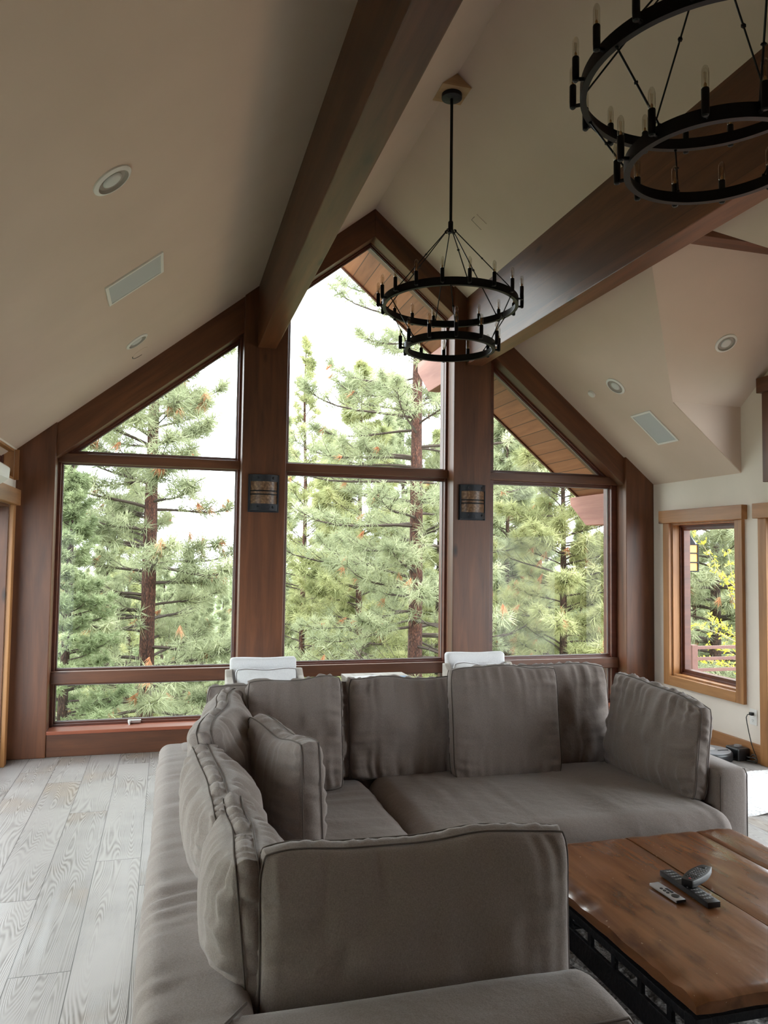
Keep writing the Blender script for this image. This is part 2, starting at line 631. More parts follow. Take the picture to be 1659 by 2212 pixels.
slab([(xa, YK, ZK), (XO, YK, ZK), (XO, YR, ZKR), (xr_, YR, ZKR)], 'ceiling', 'cross gable ceiling slope with one recessed light')
slab([(xa, YN, ZK), (XO, YN, ZK), (XO, YR, ZKR), (xr_, YR, ZKR)], 'ceiling', 'cross gable ceiling slope nearer than the cross beam')
mb = MB().prism([(xa, zr(xa) + 0.004), (XO, zr(XO) + 0.004), (XO, ZK + 0.1), (xa, ZK + 0.1)], 'y', YK - 0.004, YK + 0.1)
struct(mb.build('wall_knee_window_side', M['plaster']), 'small triangular wall under the cross gable, window side')
mb = MB().prism([(xa, zr(xa) + 0.004), (XO, zr(XO) + 0.004), (XO, ZK + 0.1), (xa, ZK + 0.1)], 'y', YN - 0.1, YN + 0.004)
struct(mb.build('wall_knee_room_side', M['plaster']), 'small triangular wall under the cross gable, room side')


def wall_x(name, label, x0, x1, outline, holes, mat):
    """Wall in the y-z plane with rectangular holes, cut by a boolean-free strip split."""
    bm = bmesh.new()
    vs_ = [bm.verts.new((x0, y, z)) for y, z in outline]
    edges = [bm.edges.new((vs_[i], vs_[(i + 1) % len(vs_)])) for i in range(len(vs_))]
    for (ya, yb, za, zb) in holes:
        h = [bm.verts.new((x0, y, z)) for y, z in ((ya, za), (yb, za), (yb, zb), (ya, zb))]
        edges += [bm.edges.new((h[i], h[(i + 1) % 4])) for i in range(4)]
    r = bmesh.ops.triangle_fill(bm, edges=edges, use_beauty=True)
    # remove faces whose centre lies in a hole
    kill = [f for f in bm.faces if any(ya < f.calc_center_median().y < yb and za < f.calc_center_median().z < zb for ya, yb, za, zb in holes)]
    bmesh.ops.delete(bm, geom=kill, context='FACES_ONLY')
    ret = bmesh.ops.extrude_face_region(bm, geom=list(bm.faces))
    for v in [g for g in ret['geom'] if isinstance(g, bmesh.types.BMVert)]:
        v.co.x = x1
    bmesh.ops.recalc_face_normals(bm, faces=bm.faces)
    me = bpy.data.meshes.new(name)
    bm.to_mesh(me)
    bm.free()
    me.materials.append(mat)
    return struct(link(name, me), label)


# right wall with gable top, side window, glazed door, gable window
W1 = (5.20, 6.04, 0.50, 1.86)      # clear hole of the side window (y0,y1,z0,z1)
D2 = (0.7, 4.86, 0.0, 1.86)       # glazed door, unseen span widened to light the ceiling
G2 = (3.28, 4.80, 2.22, 2.82)      # window above it
zw = zr(WR)
wall_x('wall_right', 'white plaster wall with the side window and outlet', WR, WR + 0.18,
       [(YB, -0.02), (6.66, -0.02), (6.66, zw + 0.03), (YK, zw + 0.03), (YK, ZK + 0.03), (YR, ZKR + 0.03), (YN, ZK + 0.03), (YN, zw + 0.03), (YB, zw + 0.03)],
       [W1, D2, G2], M['wallpaint'])
# left wall with clerestory window and glazed door
CLW = (4.35, 6.22, 2.06, 2.285)
D1 = (1.0, 6.10, 0.0, 1.87)  # glazed door, stretched out of view to let in more daylight
wall_x('wall_left', 'white plaster wall at the left edge beside the corner post', WL - 0.18, WL,
       [(YB, -0.02), (6.66, -0.02), (6.66, zl(WL) + 0.03), (YB, zl(WL) + 0.03)],
       [CLW, D1], M['wallpaint'])
# back wall behind the viewer
mb = MB()
mb.prism([(WL, -0.02), (WR, -0.02), (WR, zc(WR)), (XC, ZR), (WL, zc(WL))], 'y', YB - 0.15, YB)
struct(mb.build('wall_rear', M['wallpaint']), 'plaster wall behind the viewer')

# ------------------------------------------------------------------ timber frame of the gable wall
def post(x0, x1, label, ztop=None):
    p = [(x0, 0), (x1, 0)] + ([(x1, zc(x1) + 0.02), (XC, ZR), (x0, zc(x0) + 0.02)] if x0 < XC < x1 else [(x1, zc(x1) + 0.02), (x0, zc(x0) + 0.02)])
    return struct(MB().prism(p, 'y', YF, 6.66).build('trim_post', M['timber_z'], bevel=0.006), label)
post(-1.109, -0.836, 'brown timber corner post at the left end of the window wall')
post(0.557, 0.915, 'brown timber post with the left wall sconce')
post(2.377, 2.725, 'brown timber post with the right wall sconce')
post(4.083, 4.378, 'brown timber corner post beside the white right wall')
def lower_l(x): return 3.288 - 0.785 * (0.526 - x)
YRK = 6.335
def rake(poly, mat, label):
    return struct(MB().prism(poly, 'y', YRK, 6.64).build('trim_rake', M[mat], bevel=0.005), label)
rake([(-0.84, lower_l(-0.84) + 0.035), (0.56, lower_l(0.56) + 0.035), (0.56, zl(0.56) + 0.02), (-0.84, zl(-0.84) + 0.02)], 'timber_l', 'sloping timber over the left window')
rake([(0.91, 4.285 - 0.785 * 0.74), (XC, 4.285), (XC, ZR + 0.02), (0.91, zl(0.91) + 0.02)], 'timber_l', 'sloping timber left of the gable peak')
rake([(XC, 4.285), (2.38, 4.285 - 0.842 * 0.73), (2.38, zr(2.38) + 0.02), (XC, ZR + 0.02)], 'timber_r', 'sloping timber right of the gable peak')
def lower_r(x): return 3.249 - 0.842 * (x - 2.824)
rake([(2.72, lower_r(2.72) + 0.035), (4.085, lower_r(4.085) + 0.035), (4.085, zr(4.085) + 0.02), (2.72, zr(2.72) + 0.02)], 'timber_r', 'sloping timber over the right window')

def rail(x0, x1, z0, z1, mat, label, y0=6.43):
    return struct(MB().box(x0, x1, y0, 6.62, z0, z1).build('trim_rail', M[mat], bevel=0.006), label)
bays = [(-0.836, 0.557, 'left'), (0.915, 2.377, 'middle'), (2.725, 4.083, 'right')]
for x0, x1, w in bays:
    rail(x0, x1, 2.228, 2.300, 'timber_x', 'transom timber across the %s window' % w)
    rail(x0, x1, 0.520, 0.615, 'timber_x', 'lower rail across the %s window' % w)
    struct(MB().box(x0, x1, 6.315, 6.64, 0.0, 0.165).build('trim_kick_board', M['timber_x'], bevel=0.005), 'timber kick board under the %s window' % w)
    struct(MB().box(x0, x1, 6.305, 6.60, 0.165, 0.192).build('trim_sill', M['sill'], bevel=0.004), 'reddish sill board under the %s window' % w)


def inset(poly, d):
    """Offset a convex outline outwards by d."""
    n = len(poly)
    cx = sum(p[0] for p in poly) / n
    cz = sum(p[1] for p in poly) / n
    L = []
    for i in range(n):
        a, b_ = poly[i], poly[(i + 1) % n]
        dx, dz = b_[0] - a[0], b_[1] - a[1]
        l = math.hypot(dx, dz)
        nx, nz = dz / l, -dx / l
        if nx * (cx - a[0]) + nz * (cz - a[1]) > 0:
            nx, nz = -nx, -nz
        L.append((nx, nz, nx * a[0] + nz * a[1] + d))
    out = []
    for i in range(n):
        a, b_ = L[i - 1], L[i]
        det = a[0] * b_[1] - a[1] * b_[0]
        out.append(((a[2] * b_[1] - a[1] * b_[2]) / det, (a[0] * b_[2] - a[2] * b_[0]) / det))
    return out


def window_y(n, poly, label, sash='sash'):
    """Fixed window in the gable wall: stepped sash, pane."""
    mb = MB()
    mb.ring(inset(poly, 0.012), inset(poly, 0.034), 'y', 6.478, 6.56)
    mb.ring(poly, inset(poly, 0.013), 'y', 6.50, 6.55)
    f = struct(mb.build('window_%d' % n, M[sash], bevel=0.003), label)
    MB().prism(inset(poly, 0.004), 'y', 6.519, 6.525).build('pane', M['glass'], f)
    g = MB()
    g.ring(inset(poly, -0.006), inset(poly, 0.002), 'y', 6.512, 6.519)
    g.build('gasket', M['gasket'], f)
    return f


M['gasket'] = plain('pale_gasket', srgb(150, 146, 142), 0.5)
gl_apex = (1.655, 4.258)
window_y(1, [(-0.70, 2.325), (0.526, 2.325), (0.526, 3.288)], 'triangular window pane over the left window')
window_y(2, [(-0.806, 0.627), (0.528, 0.627), (0.528, 2.222), (-0.806, 2.222)], 'large left window pane with the red-barked pine')
w3 = window_y(3, [(-0.806, 0.222), (0.528, 0.222), (0.528, 0.503), (-0.806, 0.503)], 'low awning window with a crank handle at lower left')
window_y(4, [(0.958, 2.310), (2.360, 2.310), (2.360, gl_apex[1] - 0.842 * 0.705), gl_apex, (0.958, gl_apex[1] - 0.785 * 0.697)], 'tall peaked window pane under the gable')
window_y(5, [(0.958, 0.638), (2.355, 0.638), (2.355, 2.206), (0.958, 2.206)], 'large middle window pane')
window_y(6, [(0.958, 0.222), (2.355, 0.222), (2.355, 0.512), (0.958, 0.512)], 'low awning window behind the slatted side table')
window_y(7, [(2.829, 2.323), (3.924, 2.323), (2.829, 3.245)], 'triangular window pane over the right window')
window_y(8, [(2.829, 0.637), (4.020, 0.637), (4.020, 2.200), (2.829, 2.200)], 'large right window pane')
window_y(9, [(2.829, 0.222), (4.020, 0.222), (4.020, 0.512), (2.829, 0.512)], 'low awning window behind the right white armchair')
# stepped jamb strips beside the panes
for xs, w in (((-0.836, -0.815), 'left'), ((0.536, 0.557), 'left post'), ((0.915, 0.945), 'middle'), ((2.357, 2.377), 'middle post'), ((2.725, 2.822), 'right post'), ((4.028, 4.083), 'right')):
    mb = MB().box(xs[0], xs[1], 6.46, 6.60, 0.192, zc((xs[0] + xs[1]) / 2) - 0.28)
    struct(mb.build('trim_jamb', M['sash'], bevel=0.003), 'dark jamb strip on the %s side' % w)
# crank on the low left window
cx = -0.215
mb = MB().box(cx - 0.05, cx + 0.05, 6.455, 6.49, 0.197, 0.222)
cr = mb.build('crank_handle', M['metal'], w3, bevel=0.005)
mb = MB().tube([(cx - 0.035, 6.455, 0.212), (cx - 0.038, 6.43, 0.218), (cx - 0.036, 6.42, 0.20), (cx - 0.035, 6.425, 0.172)], [0.008, 0.008, 0.006, 0.007], 8)
mb.build('crank_arm', M['white'], cr, smooth=True)

# ------------------------------------------------------------------ ceiling beams
ZB = 3.222
def beam(x0, x1, label):
    mb = MB().prism([(x0, ZB), (x1, ZB), (x1, zc(x1) + 0.03), (x0, zc(x0) + 0.03)], 'y', YB, YF + 0.02)
    return struct(mb.build('trim_beam', M['timber_y'], bevel=0.006), label)
beam(0.665, 0.815, 'long brown ceiling beam left of the chandeliers')
beam(2.490, 2.640, 'long brown ceiling beam right of the chandeliers')
mb = MB().box(2.64, WR, YR - 0.065, YR + 0.065, 3.50, ZKR + 0.03)
struct(mb.build('trim_beam', M['timber_bx'], bevel=0.005), 'short cross beam at the top of the cross gable')

# ------------------------------------------------------------------ roof overhang outside
def zs(x): return 4.30 - 0.8425 * (x - 1.65)
M['soffit'] = wood('soffit_boards', srgb(158, 96, 54), srgb(188, 122, 72), srgb(206, 142, 90), (0, 0, 0), 0.6)
def soffit_mat():
    m = wood('soffit_boards_joint', srgb(112, 66, 42), srgb(140, 86, 56), srgb(158, 102, 70), GY, 0.6)
    nt = m.node_tree
    b = nt.nodes["Principled BSDF"]
    src = b.inputs["Base Color"].links[0].from_socket
    tc = N(nt, "ShaderNodeTexCoord")
    sx = N(nt, "ShaderNodeSeparateXYZ")
    nt.links.new(tc.outputs["Object"], sx.inputs[0])
    q = mth(nt, 'DIVIDE', sx.outputs[0], 0.105)
    g = mth(nt, 'LESS_THAN', mth(nt, 'FRACT', q), 0.06)
    wn_ = N(nt, "ShaderNodeTexWhiteNoise", noise_dimensions='1D')
    nt.links.new(mth(nt, 'FLOOR', q), wn_.inputs["W"])
    tint = mth(nt, 'ADD', mth(nt, 'MULTIPLY', wn_.outputs["Value"], 0.4), 0.8)
    cmb = N(nt, "ShaderNodeCombineColor")
    for i in range(3):
        nt.links.new(tint, cmb.inputs[i])
    c = mixc(nt, src, cmb.outputs[0], 1.0, 'MULTIPLY')
    c = mixc(nt, c, srgb(78, 44, 26), g)
    nt.links.new(c, b.inputs["Base Color"])
    return m
M['soffit'] = soffit_mat()
mb = MB().prism([(1.55, zs(1.55)), (4.75, zs(4.75)), (4.75, zs(4.75) + 0.1), (1.55, zs(1.55) + 0.1)], 'y', 6.64, 7.3)
struct(mb.build('ceiling_eave_soffit', M['soffit']), 'orange-brown boarded soffit of the roof overhang outside')
mb = MB().prism([(1.55, zs(1.55) - 0.02), (4.75, zs(4.75) - 0.02), (4.75, zs(4.75) + 0.14), (1.55, zs(1.55) + 0.14)], 'y', 7.3, 7.33)
struct(mb.build('trim_fascia', M['sash']), 'dark fascia board along the roof overhang')
for x0, x1, zb, ye, lab in ((2.49, 2.61, 3.19, 7.34, 'pinkish outdoor beam end left of the right sconce post'), (4.13, 4.26, 1.87, 7.10, 'pinkish outdoor beam end at the upper right window corner')):
    zt = zs((x0 + x1) / 2) + 0.02
    mb = MB().prism([(6.64, zb), (ye, zb), (ye + 0.22 * (zt - zb) / 0.39 + 0.15, zb + (zt - zb) * 0.75), (ye + 0.22 * (zt - zb) / 0.39 + 0.15, zt), (6.64, zt)], 'x', x0, x1)
    struct(mb.build('trim_outlooker', M['redwood'], bevel=0.006), lab)

# ------------------------------------------------------------------ right wall: window, doors, trim
def casing_window(n, hole, label, xw, sgn, hd=True, jm=None, sill=True, low=None, glass_off=0.12, cas='casing', cw=0.085):
    """Trimmed window in a wall facing x; sgn=-1: room is on the -x side."""
    ya, yb, za, zb = hole
    a = lambda d: xw + sgn * d
    lo = lambda p, q: (min(p, q), max(p, q))
    b0, b1 = lo(a(0.03), a(-0.001))
    mb = MB()
    mb.box(b0, b1, ya - cw, ya, za - (cw if sill else 0), zb)
    mb.box(b0, b1, yb, yb + cw, za - (cw if sill else 0), zb)
    root = struct(mb.build('window_%d' % n, M[cas + '_z'], bevel=0.004), label)
    if sill:
        MB().box(b0, b1, ya, yb, za - cw, za).build('apron', M[cas + '_y'], root, bevel=0.004)
    if hd:
        h0, h1 = lo(a(0.055), a(-0.001))
        MB().box(h0, h1, ya - cw - 0.03, yb + cw + 0.03, zb, zb + 0.115).build('header', M[cas + '_y'], root, bevel=0.005)
    j0, j1 = lo(a(-0.001), a(-0.17))
    P = [(ya, za), (yb, za), (yb, zb), (ya, zb)]
    Q = inset(P, -0.018)
    MB().ring(Q, P, 'x', j0, j1).build('jamb', M[jm or cas + '_z'], root, bevel=0.002)
    s0, s1 = lo(a(-0.085), a(-0.15))
    mb = MB().ring(inset(P, -0.062), inset(P, -0.016), 'x', s0, s1)
    s2, s3 = lo(a(-0.07), a(-0.15))
    mb.ring(inset(P, -0.034), inset(P, -0.017), 'x', s2, s3)
    mb.build('sash', M['sash'], root, bevel=0.003)
    g0, g1 = lo(a(-glass_off), a(-glass_off - 0.006))
    MB().prism(inset(P, -0.058), 'x', g0, g1).build('pane', M['glass'], root)
    return root
casing_window(10, W1, 'side window in amber wood casing on the right wall', WR, -1)
casing_window(11, G2, 'dark cased window high in the cross gable wall', WR, -1, cas='timber')
casing_window(12, CLW, 'clerestory strip window under the ceiling at the left edge', WL, 1, hd=False, sill=False, cas='casing', cw=0.02)
def glazed_door(n, hole, xw, sgn, label):
    r = casing_window(n, hole, label, xw, sgn, sill=False, cw=0.085, jm='timber_z')
    r.name = 'door_%d' % n
    ya, yb, za, zb = hole
    ym = (ya + yb) / 2
    lo = lambda p, q: (min(p, q), max(p, q))
    x0, x1 = lo(xw - sgn * 0.085, xw - sgn * 0.15)
    MB().box(x0, x1, ym - 0.05, ym + 0.05, 0.06, zb - 0.05).build('stile', M['sash'], r, bevel=0.003)
    MB().box(x0, x1, ya + 0.05, yb - 0.05, 0.02, 0.22).build('bottom_rail', M['sash'], r, bevel=0.003)
    return r
glazed_door(1, D2, WR, -1, 'amber wood door casing at the right edge')
glazed_door(2, D1, WL, 1, 'amber wood door casing at the left edge')
# baseboards
struct(MB().box(WR - 0.02, WR, D2[1] + 0.085, 6.30, 0, 0.14).build('baseboard_right', M['casing_y'], bevel=0.004), 'amber wood baseboard on the right wall')
struct(MB().box(WL, WL + 0.02, YB, D1[0] - 0.085, 0, 0.14).build('baseboard_left', M['casing_y'], bevel=0.004), 'amber wood baseboard on the left wall')
# ------------------------------------------------------------------ soft furnishing helpers
def vnoise(x, seed):
    """Smooth 1-D value noise in [-1, 1]."""
    rs = np.random.RandomState(seed)
    t = rs.uniform(-1, 1, 4096)
    x = np.asarray(x, dtype=float) + 1000.0
    i = np.floor(x).astype(int)
    f = x - i
    f = f * f * (3 - 2 * f)
    return t[i % 4096] * (1 - f) + t[(i + 1) % 4096] * f


def vnoise2(x, y, seed):
    rs = np.random.RandomState(seed)
    t = rs.uniform(-1, 1, (256, 256))
    x = np.asarray(x, dtype=float) + 500.0
    y = np.asarray(y, dtype=float) + 500.0
    i, j = np.floor(x).astype(int), np.floor(y).astype(int)
    f, g = x - i, y - j
    f, g = f * f * (3 - 2 * f), g * g * (3 - 2 * g)
    a = t[i % 256, j % 256] * (1 - f) + t[(i + 1) % 256, j % 256] * f
    b = t[i % 256, (j + 1) % 256] * (1 - f) + t[(i + 1) % 256, (j + 1) % 256] * f
    return a * (1 - g) + b * g


def frame_matrix(origin, xdir, zdir):
    x = Vector(xdir).normalized()
    z = Vector(zdir)
    z = (z - x * z.dot(x)).normalized()
    y = z.cross(x)
    return Matrix(((x.x, y.x, z.x, origin[0]), (x.y, y.y, z.y, origin[1]), (x.z, y.z, z.z, origin[2]), (0, 0, 0, 1)))


def cushion(name, label, group, mat4, w, h, te, puff, seed, sag=0.0, gather=0.007, lean=0.0, cat='cushion', mat='linen', pmat='piping', n=84, dent=0.0, crown=0.0, twist=0.0, slope=0.0, big=1.0):
    """Boxed cushion. Local x: width (centred), z: height from 0, y: thickness (centred).
    te: boxing width at the seams; puff: extra half-thickness in the middle."""
    u = np.sin(np.linspace(-1, 1, n) * PI / 2 * 0.92) / math.sin(PI / 2 * 0.92)
    v = u.copy()
    U, V = np.meshgrid(u, v, indexing='ij')
    def outline(U, V):
        X = U * w / 2 * (1 - 0.05 * np.abs(V) ** 7) * (1 - 0.02 * (1 - V ** 2))
        Z = (V + 1) / 2 * h
        Z = h / 2 + (Z - h / 2) * (1 - 0.05 * np.abs(U) ** 7) * (1 + crown * (1 - U ** 2))
        return X, Z
    X, Z = outline(U, V)
    body = (np.clip(1 - U ** 2, 0, 1) * np.clip(1 - V ** 2, 0, 1)) ** 0.42
    verts = []
    for side in (1, -1):
        sd = seed + (0 if side == 1 else 31)
        edge_v = np.exp(-(1 - np.abs(V)) * h / 2 / 0.085)
        edge_u = np.exp(-(1 - np.abs(U)) * w / 2 / 0.075)
        fade = (1 - np.exp(-(1 - np.maximum(np.abs(U), np.abs(V))) / 0.05))
        gv = vnoise(U * w / 2 / 0.022 + 0.6 * vnoise(V * 3, sd + 5), sd + 1) * edge_v
        gu = vnoise(V * h / 2 / 0.024 + 0.6 * vnoise(U * 3, sd + 6), sd + 2) * edge_u
        big = vnoise2(U * w / 2 / 0.11, V * h / 2 / 0.11, sd + 3) * 0.010 * big + vnoise2(U * w / 2 / 0.05, V * h / 2 / 0.07, sd + 4) * 0.005 * big
        Y = te / 2 + puff * body + fade * (gather * (gv + gu) * 1.4 + big * body)
        if dent:
            Y -= dent * np.exp(-((U - 0.1) ** 2 + (V - 0.35) ** 2) / 0.25) * body
        verts.append(np.stack([X, side * -Y, Z], axis=-1).reshape(-1, 3))
    Vt = np.concatenate(verts)
    idx = np.arange(n * n).reshape(n, n)
    a, b_, c, d = idx[:-1, :-1].ravel(), idx[1:, :-1].ravel(), idx[1:, 1:].ravel(), idx[:-1, 1:].ravel()
    F = [np.stack([a, b_, c, d], 1), np.stack([a, d, c, b_], 1) + n * n]
    loop = np.concatenate([idx[:, 0], idx[-1, 1:], idx[::-1, -1][1:], idx[0, ::-1][1:-1]])
    m = len(loop)
    nb = 5
    front, back = Vt[loop], Vt[loop + n * n]
    nrm = np.stack([front[:, 0] / (w / 2), np.zeros(m), (front[:, 2] - h / 2) / (h / 2)], 1)
    mx = np.abs(nrm).max(1, keepdims=True)
    nrm = np.where(np.abs(nrm) > 0.93 * mx, nrm, nrm * 0.0)
    nrm /= np.maximum(np.linalg.norm(nrm, axis=1, keepdims=True), 1e-6)
    arc = np.cumsum(np.linalg.norm(np.diff(front, axis=0, append=front[:1]), axis=1))
    rows = [loop]
    base = len(Vt)
    band = []
    for k in range(1, nb):
        t = k / nb
        bul = 0.010 * math.sin(PI * t)
        wr = gather * 0.8 * math.sin(PI * t) * vnoise(arc / 0.018 + 0.3 * k, seed + 9)
        band.append(front * (1 - t) + back * t + nrm * (bul + wr[:, None]))
        rows.append(base + (k - 1) * m + np.arange(m))
    rows.append(loop + n * n)
    Vt = np.concatenate([Vt] + band)
    for k in range(nb):
        r0, r1 = rows[k], rows[k + 1]
        F.append(np.stack([r0, r1, np.roll(r1, -1), np.roll(r0, -1)], 1))
    F = np.concatenate(F)
    def deform(P):
        P = P.copy()
        uu = P[:, 0] / (w / 2)
        vv = P[:, 2] / h
        up = np.clip(vv, 0, 1)
        P[:, 2] -= sag * (1 - np.clip(uu, -1, 1) ** 2) * up ** 2
        P[:, 2] += 0.012 * vnoise(P[:, 0] / 0.16, seed + 20) * up ** 2
        P[:, 1] += lean * up ** 2 * h + 0.015 * vnoise(P[:, 0] / 0.22, seed + 21) * up
        P[:, 1] += twist * uu * up
        P[:, 2] += slope * uu * up ** 2
        P[:, 1] *= 1 + 0.10 * (1 - up)
        return P
    Vt = deform(Vt)
    M4 = np.array(mat4)
    def world_(P):
        return P @ M4[:3, :3].T + M4[:3, 3]
    o = np_mesh(name, world_(Vt), F, M[mat])
    tag(o, label, cat, group)
    for lp in (loop, loop + n * n):
        P = world_(Vt[lp][::2])
        ctr = P.mean(0)
        P = P + (P - ctr) * (0.004 / np.maximum(np.linalg.norm(P - ctr, axis=1, keepdims=True), 1e-4))
        mb = MB().tube([tuple(p) for p in P], 0.0022, 5, closed=True)
        mb.build('piping', M[pmat], o, smooth=True)
    return o


def soft_box(x0, x1, y0, y1, z0, z1, r, seed, puff=0.0, wr=0.0, step=0.035, wr_axis=1, bottom_flat=True):
    """Padded block with rounded edges; returns V, F arrays."""
    dims = np.array([x1 - x0, y1 - y0, z1 - z0])
    ctr = np.array([x0 + x1, y0 + y1, z0 + z1]) / 2
    bm = bmesh.new()
    key = {}
    ns = [max(4, int(d / step)) for d in dims]
    V, F = [], []
    def vid(i, j, k):
        q = (i, j, k)
        if q not in key:
            key[q] = len(V)
            V.append([i / ns[0] - 0.5, j / ns[1] - 0.5, k / ns[2] - 0.5])
        return key[q]
    for ax in range(3):
        b1, b2 = (ax + 1) % 3, (ax + 2) % 3
        for s in (0, ns[ax]):
            for i in range(ns[b1]):
                for j in range(ns[b2]):
                    q = []
                    for di, dj in ((0, 0), (1, 0), (1, 1), (0, 1)):
                        c = [0, 0, 0]
                        c[ax] = s
                        c[b1] = i + di
                        c[b2] = j + dj
                        q.append(vid(*c))
                    F.append(q if s else q[::-1])
    bm.free()
    V = np.array(V)
    # cluster the samples near the edges so the rounding is smooth
    V = 0.5 * np.sin(V * PI * 0.86) / math.sin(PI * 0.43)
    P = V * dims
    inner = dims / 2 - r
    core = np.clip(P, -inner, inner)
    d = P - core
    l = np.linalg.norm(d, axis=1, keepdims=True)
    nrm = np.where(l > 1e-6, d / np.maximum(l, 1e-6), 0)
    P = core + nrm * r
    nz = np.clip(nrm[:, 2], 0, 1)
    uv = P / (dims / 2)
    if puff:
        P[:, 2] += puff * nz * (np.clip(1 - uv[:, 0] ** 2, 0, 1) * np.clip(1 - uv[:, 1] ** 2, 0, 1)) ** 0.5
    if wr:
        a = P[:, wr_axis]
        o = P[:, 1 - wr_axis]
        wv = vnoise(a / 0.034 + 0.8 * vnoise(o / 0.09, seed), seed + 1) * (0.6 + 0.6 * vnoise2(a / 0.25, o / 0.1, seed + 2))
        P += nrm * (wr * wv)[:, None]
    P += nrm * (0.006 * vnoise2(P[:, 0] / 0.2 + P[:, 2] * 4, P[:, 1] / 0.2, seed + 3))[:, None]
    return P + ctr, np.array(F)


def soft_part(name, ext, r, seed, parent, puff=0.0, wr=0.0, wr_axis=1, shear=None, mat='linen', step=0.035):
    V, F = soft_box(*ext, r, seed, puff, wr, step, wr_axis)
    if shear is not None:
        V = shear(V)
    return np_mesh(name, V, F, M[mat], parent)


# ------------------------------------------------------------------ sectional sofa
SX0, SX1 = -0.035, 0.955           # left section
SY0, SY1 = 1.425, 4.05
LZ = 0.605
sofa = empty('sectional_sofa', (1.2, 2.8, 0), 'large taupe linen corner sofa with low wide padded ledges', 'sofa')
def lean_left(V):
    V = V.copy()
    V[:, 0] += 0.030 * (V[:, 1] - SY0) / (SY1 - SY0) * 1.0 - 0.012
    return V
mb = MB().box(SX0 + 0.03, SX1 - 0.02, SY0 + 0.04, SY1 - 0.03, 0.03, 0.20)
mb.box(SX1 - 0.02, 2.50, 3.02, SY1 - 0.03, 0.03, 0.20)
mb.build('base', M['linen'], sofa, bevel=0.01)
soft_part('back_ledge', (SX0, SX0 + 0.25, SY0, SY1, 0.02, LZ), 0.055, 11, sofa, wr=0.007, wr_axis=1, shear=lean_left, step=0.014)
soft_part('near_arm', (SX0 + 0.12, SX1 + 0.02, SY0 + 0.002, SY0 + 0.262, 0.02, LZ - 0.004), 0.05, 12, sofa, wr=0.0015, wr_axis=0)
soft_part('back_ledge', (SX0 + 0.1, 2.56, SY1 - 0.25, SY1 + 0.002, 0.02, LZ), 0.05, 13, sofa, wr=0.002, wr_axis=0)
def flare(V):
    V = V.copy()
    V[:, 0] += 0.05 * np.clip((V[:, 1] - 2.98) / 1.0, 0, 1)
    return V
soft_part('far_arm', (2.40, 2.555, 2.985, SY1, 0.02, LZ), 0.028, 14, sofa, wr=0.001, wr_axis=0, shear=flare)
soft_part('seat_cushion', (SX0 + 0.20, 0.975, SY0 + 0.25, SY1 - 0.24, 0.19, 0.445), 0.07, 15, sofa, puff=0.02, wr=0.004, wr_axis=1, step=0.018)
soft_part('seat_cushion', (0.982, 2.415, 2.86, SY1 - 0.24, 0.20, 0.450), 0.085, 16, sofa, puff=0.03, wr=0.003, wr_axis=0, step=0.018)
mb = MB().box(0.985, 2.41, 2.97, 3.2, 0.04, 0.20)
mb.build('front_rail', M['linen'], sofa, bevel=0.012)
# seams on the ledges
mb = MB().tube([(0.185, SY0 + 0.262, LZ + 0.002), (0.10, SY0 + 0.15, LZ + 0.001), (0.0, SY0 + 0.03, LZ - 0.012), (-0.02, SY0 + 0.012, 0.55), (-0.025, SY0 + 0.012, 0.1)], 0.0035, 5)
mb.build('seam', M['piping'], sofa, smooth=True)
mb = MB().tube([(2.412, 2.99, 0.05), (2.412, 2.986, LZ - 0.035), (2.425, 3.0, LZ - 0.006), (2.55, 3.0, LZ - 0.006), (2.557, 2.993, LZ - 0.03), (2.552, 2.988, 0.05)], 0.003, 5)
mb.build('seam', M['piping'], sofa, smooth=True)
mb = MB().tube([(SX1 + 0.005, SY0 + 0.02, 0.08), (SX1 + 0.012, SY0 + 0.016, LZ - 0.035), (SX1 - 0.01, SY0 + 0.03, LZ - 0.006), (0.6, SY0 + 0.02, LZ - 0.004), (0.12, SY0 + 0.02, LZ - 0.004)], 0.003, 5)
mb.build('seam', M['piping'], sofa, smooth=True)

GB = 'loose sofa cushions'
def place(p0, p1, zdir):
    """Frame with its bottom edge from p0 to p1 and height direction zdir; returns matrix and width."""
    a, b = Vector(p0), Vector(p1)
    return frame_matrix((a + b) / 2, b - a, zdir), (b - a).length
# near cushion, seen from outside
m4, w_ = place((0.215, 1.775, 0.435), (0.972, 1.775, 0.435), (0.045, 0.05, 1))
cushion('back_cushion', 'wide taupe cushion nearest the viewer, standing on the near arm side', GB, m4, w_, 0.447, 0.055, 0.060, 101, sag=0.010, gather=0.005, crown=0.0)
# three along the left ledge
m4, w_ = place((0.232, 1.768, 0.44), (0.245, 2.30, 0.44), (-0.12, 0, 1))
cushion('back_cushion', 'slumped taupe cushion on the left ledge touching the nearest cushion', GB, m4, w_, 0.43, 0.050, 0.092, 102, sag=0.035, gather=0.015, big=1.8)
m4, w_ = place((0.275, 2.21, 0.44), (0.24, 2.98, 0.44), (-0.26, 0, 1))
cushion('back_cushion', 'middle one of the three crumpled cushions along the left ledge', GB, m4, w_, 0.43, 0.050, 0.105, 103, sag=0.03, gather=0.018, big=1.8)
m4, w_ = place((0.27, 2.93, 0.44), (0.34, 3.74, 0.44), (-0.18, 0, 1))
cushion('back_cushion', 'left ledge cushion farthest from the viewer, tall and crumpled', GB, m4, w_, 0.47, 0.050, 0.100, 104, sag=0.0, gather=0.015, twist=-0.05, big=1.8)
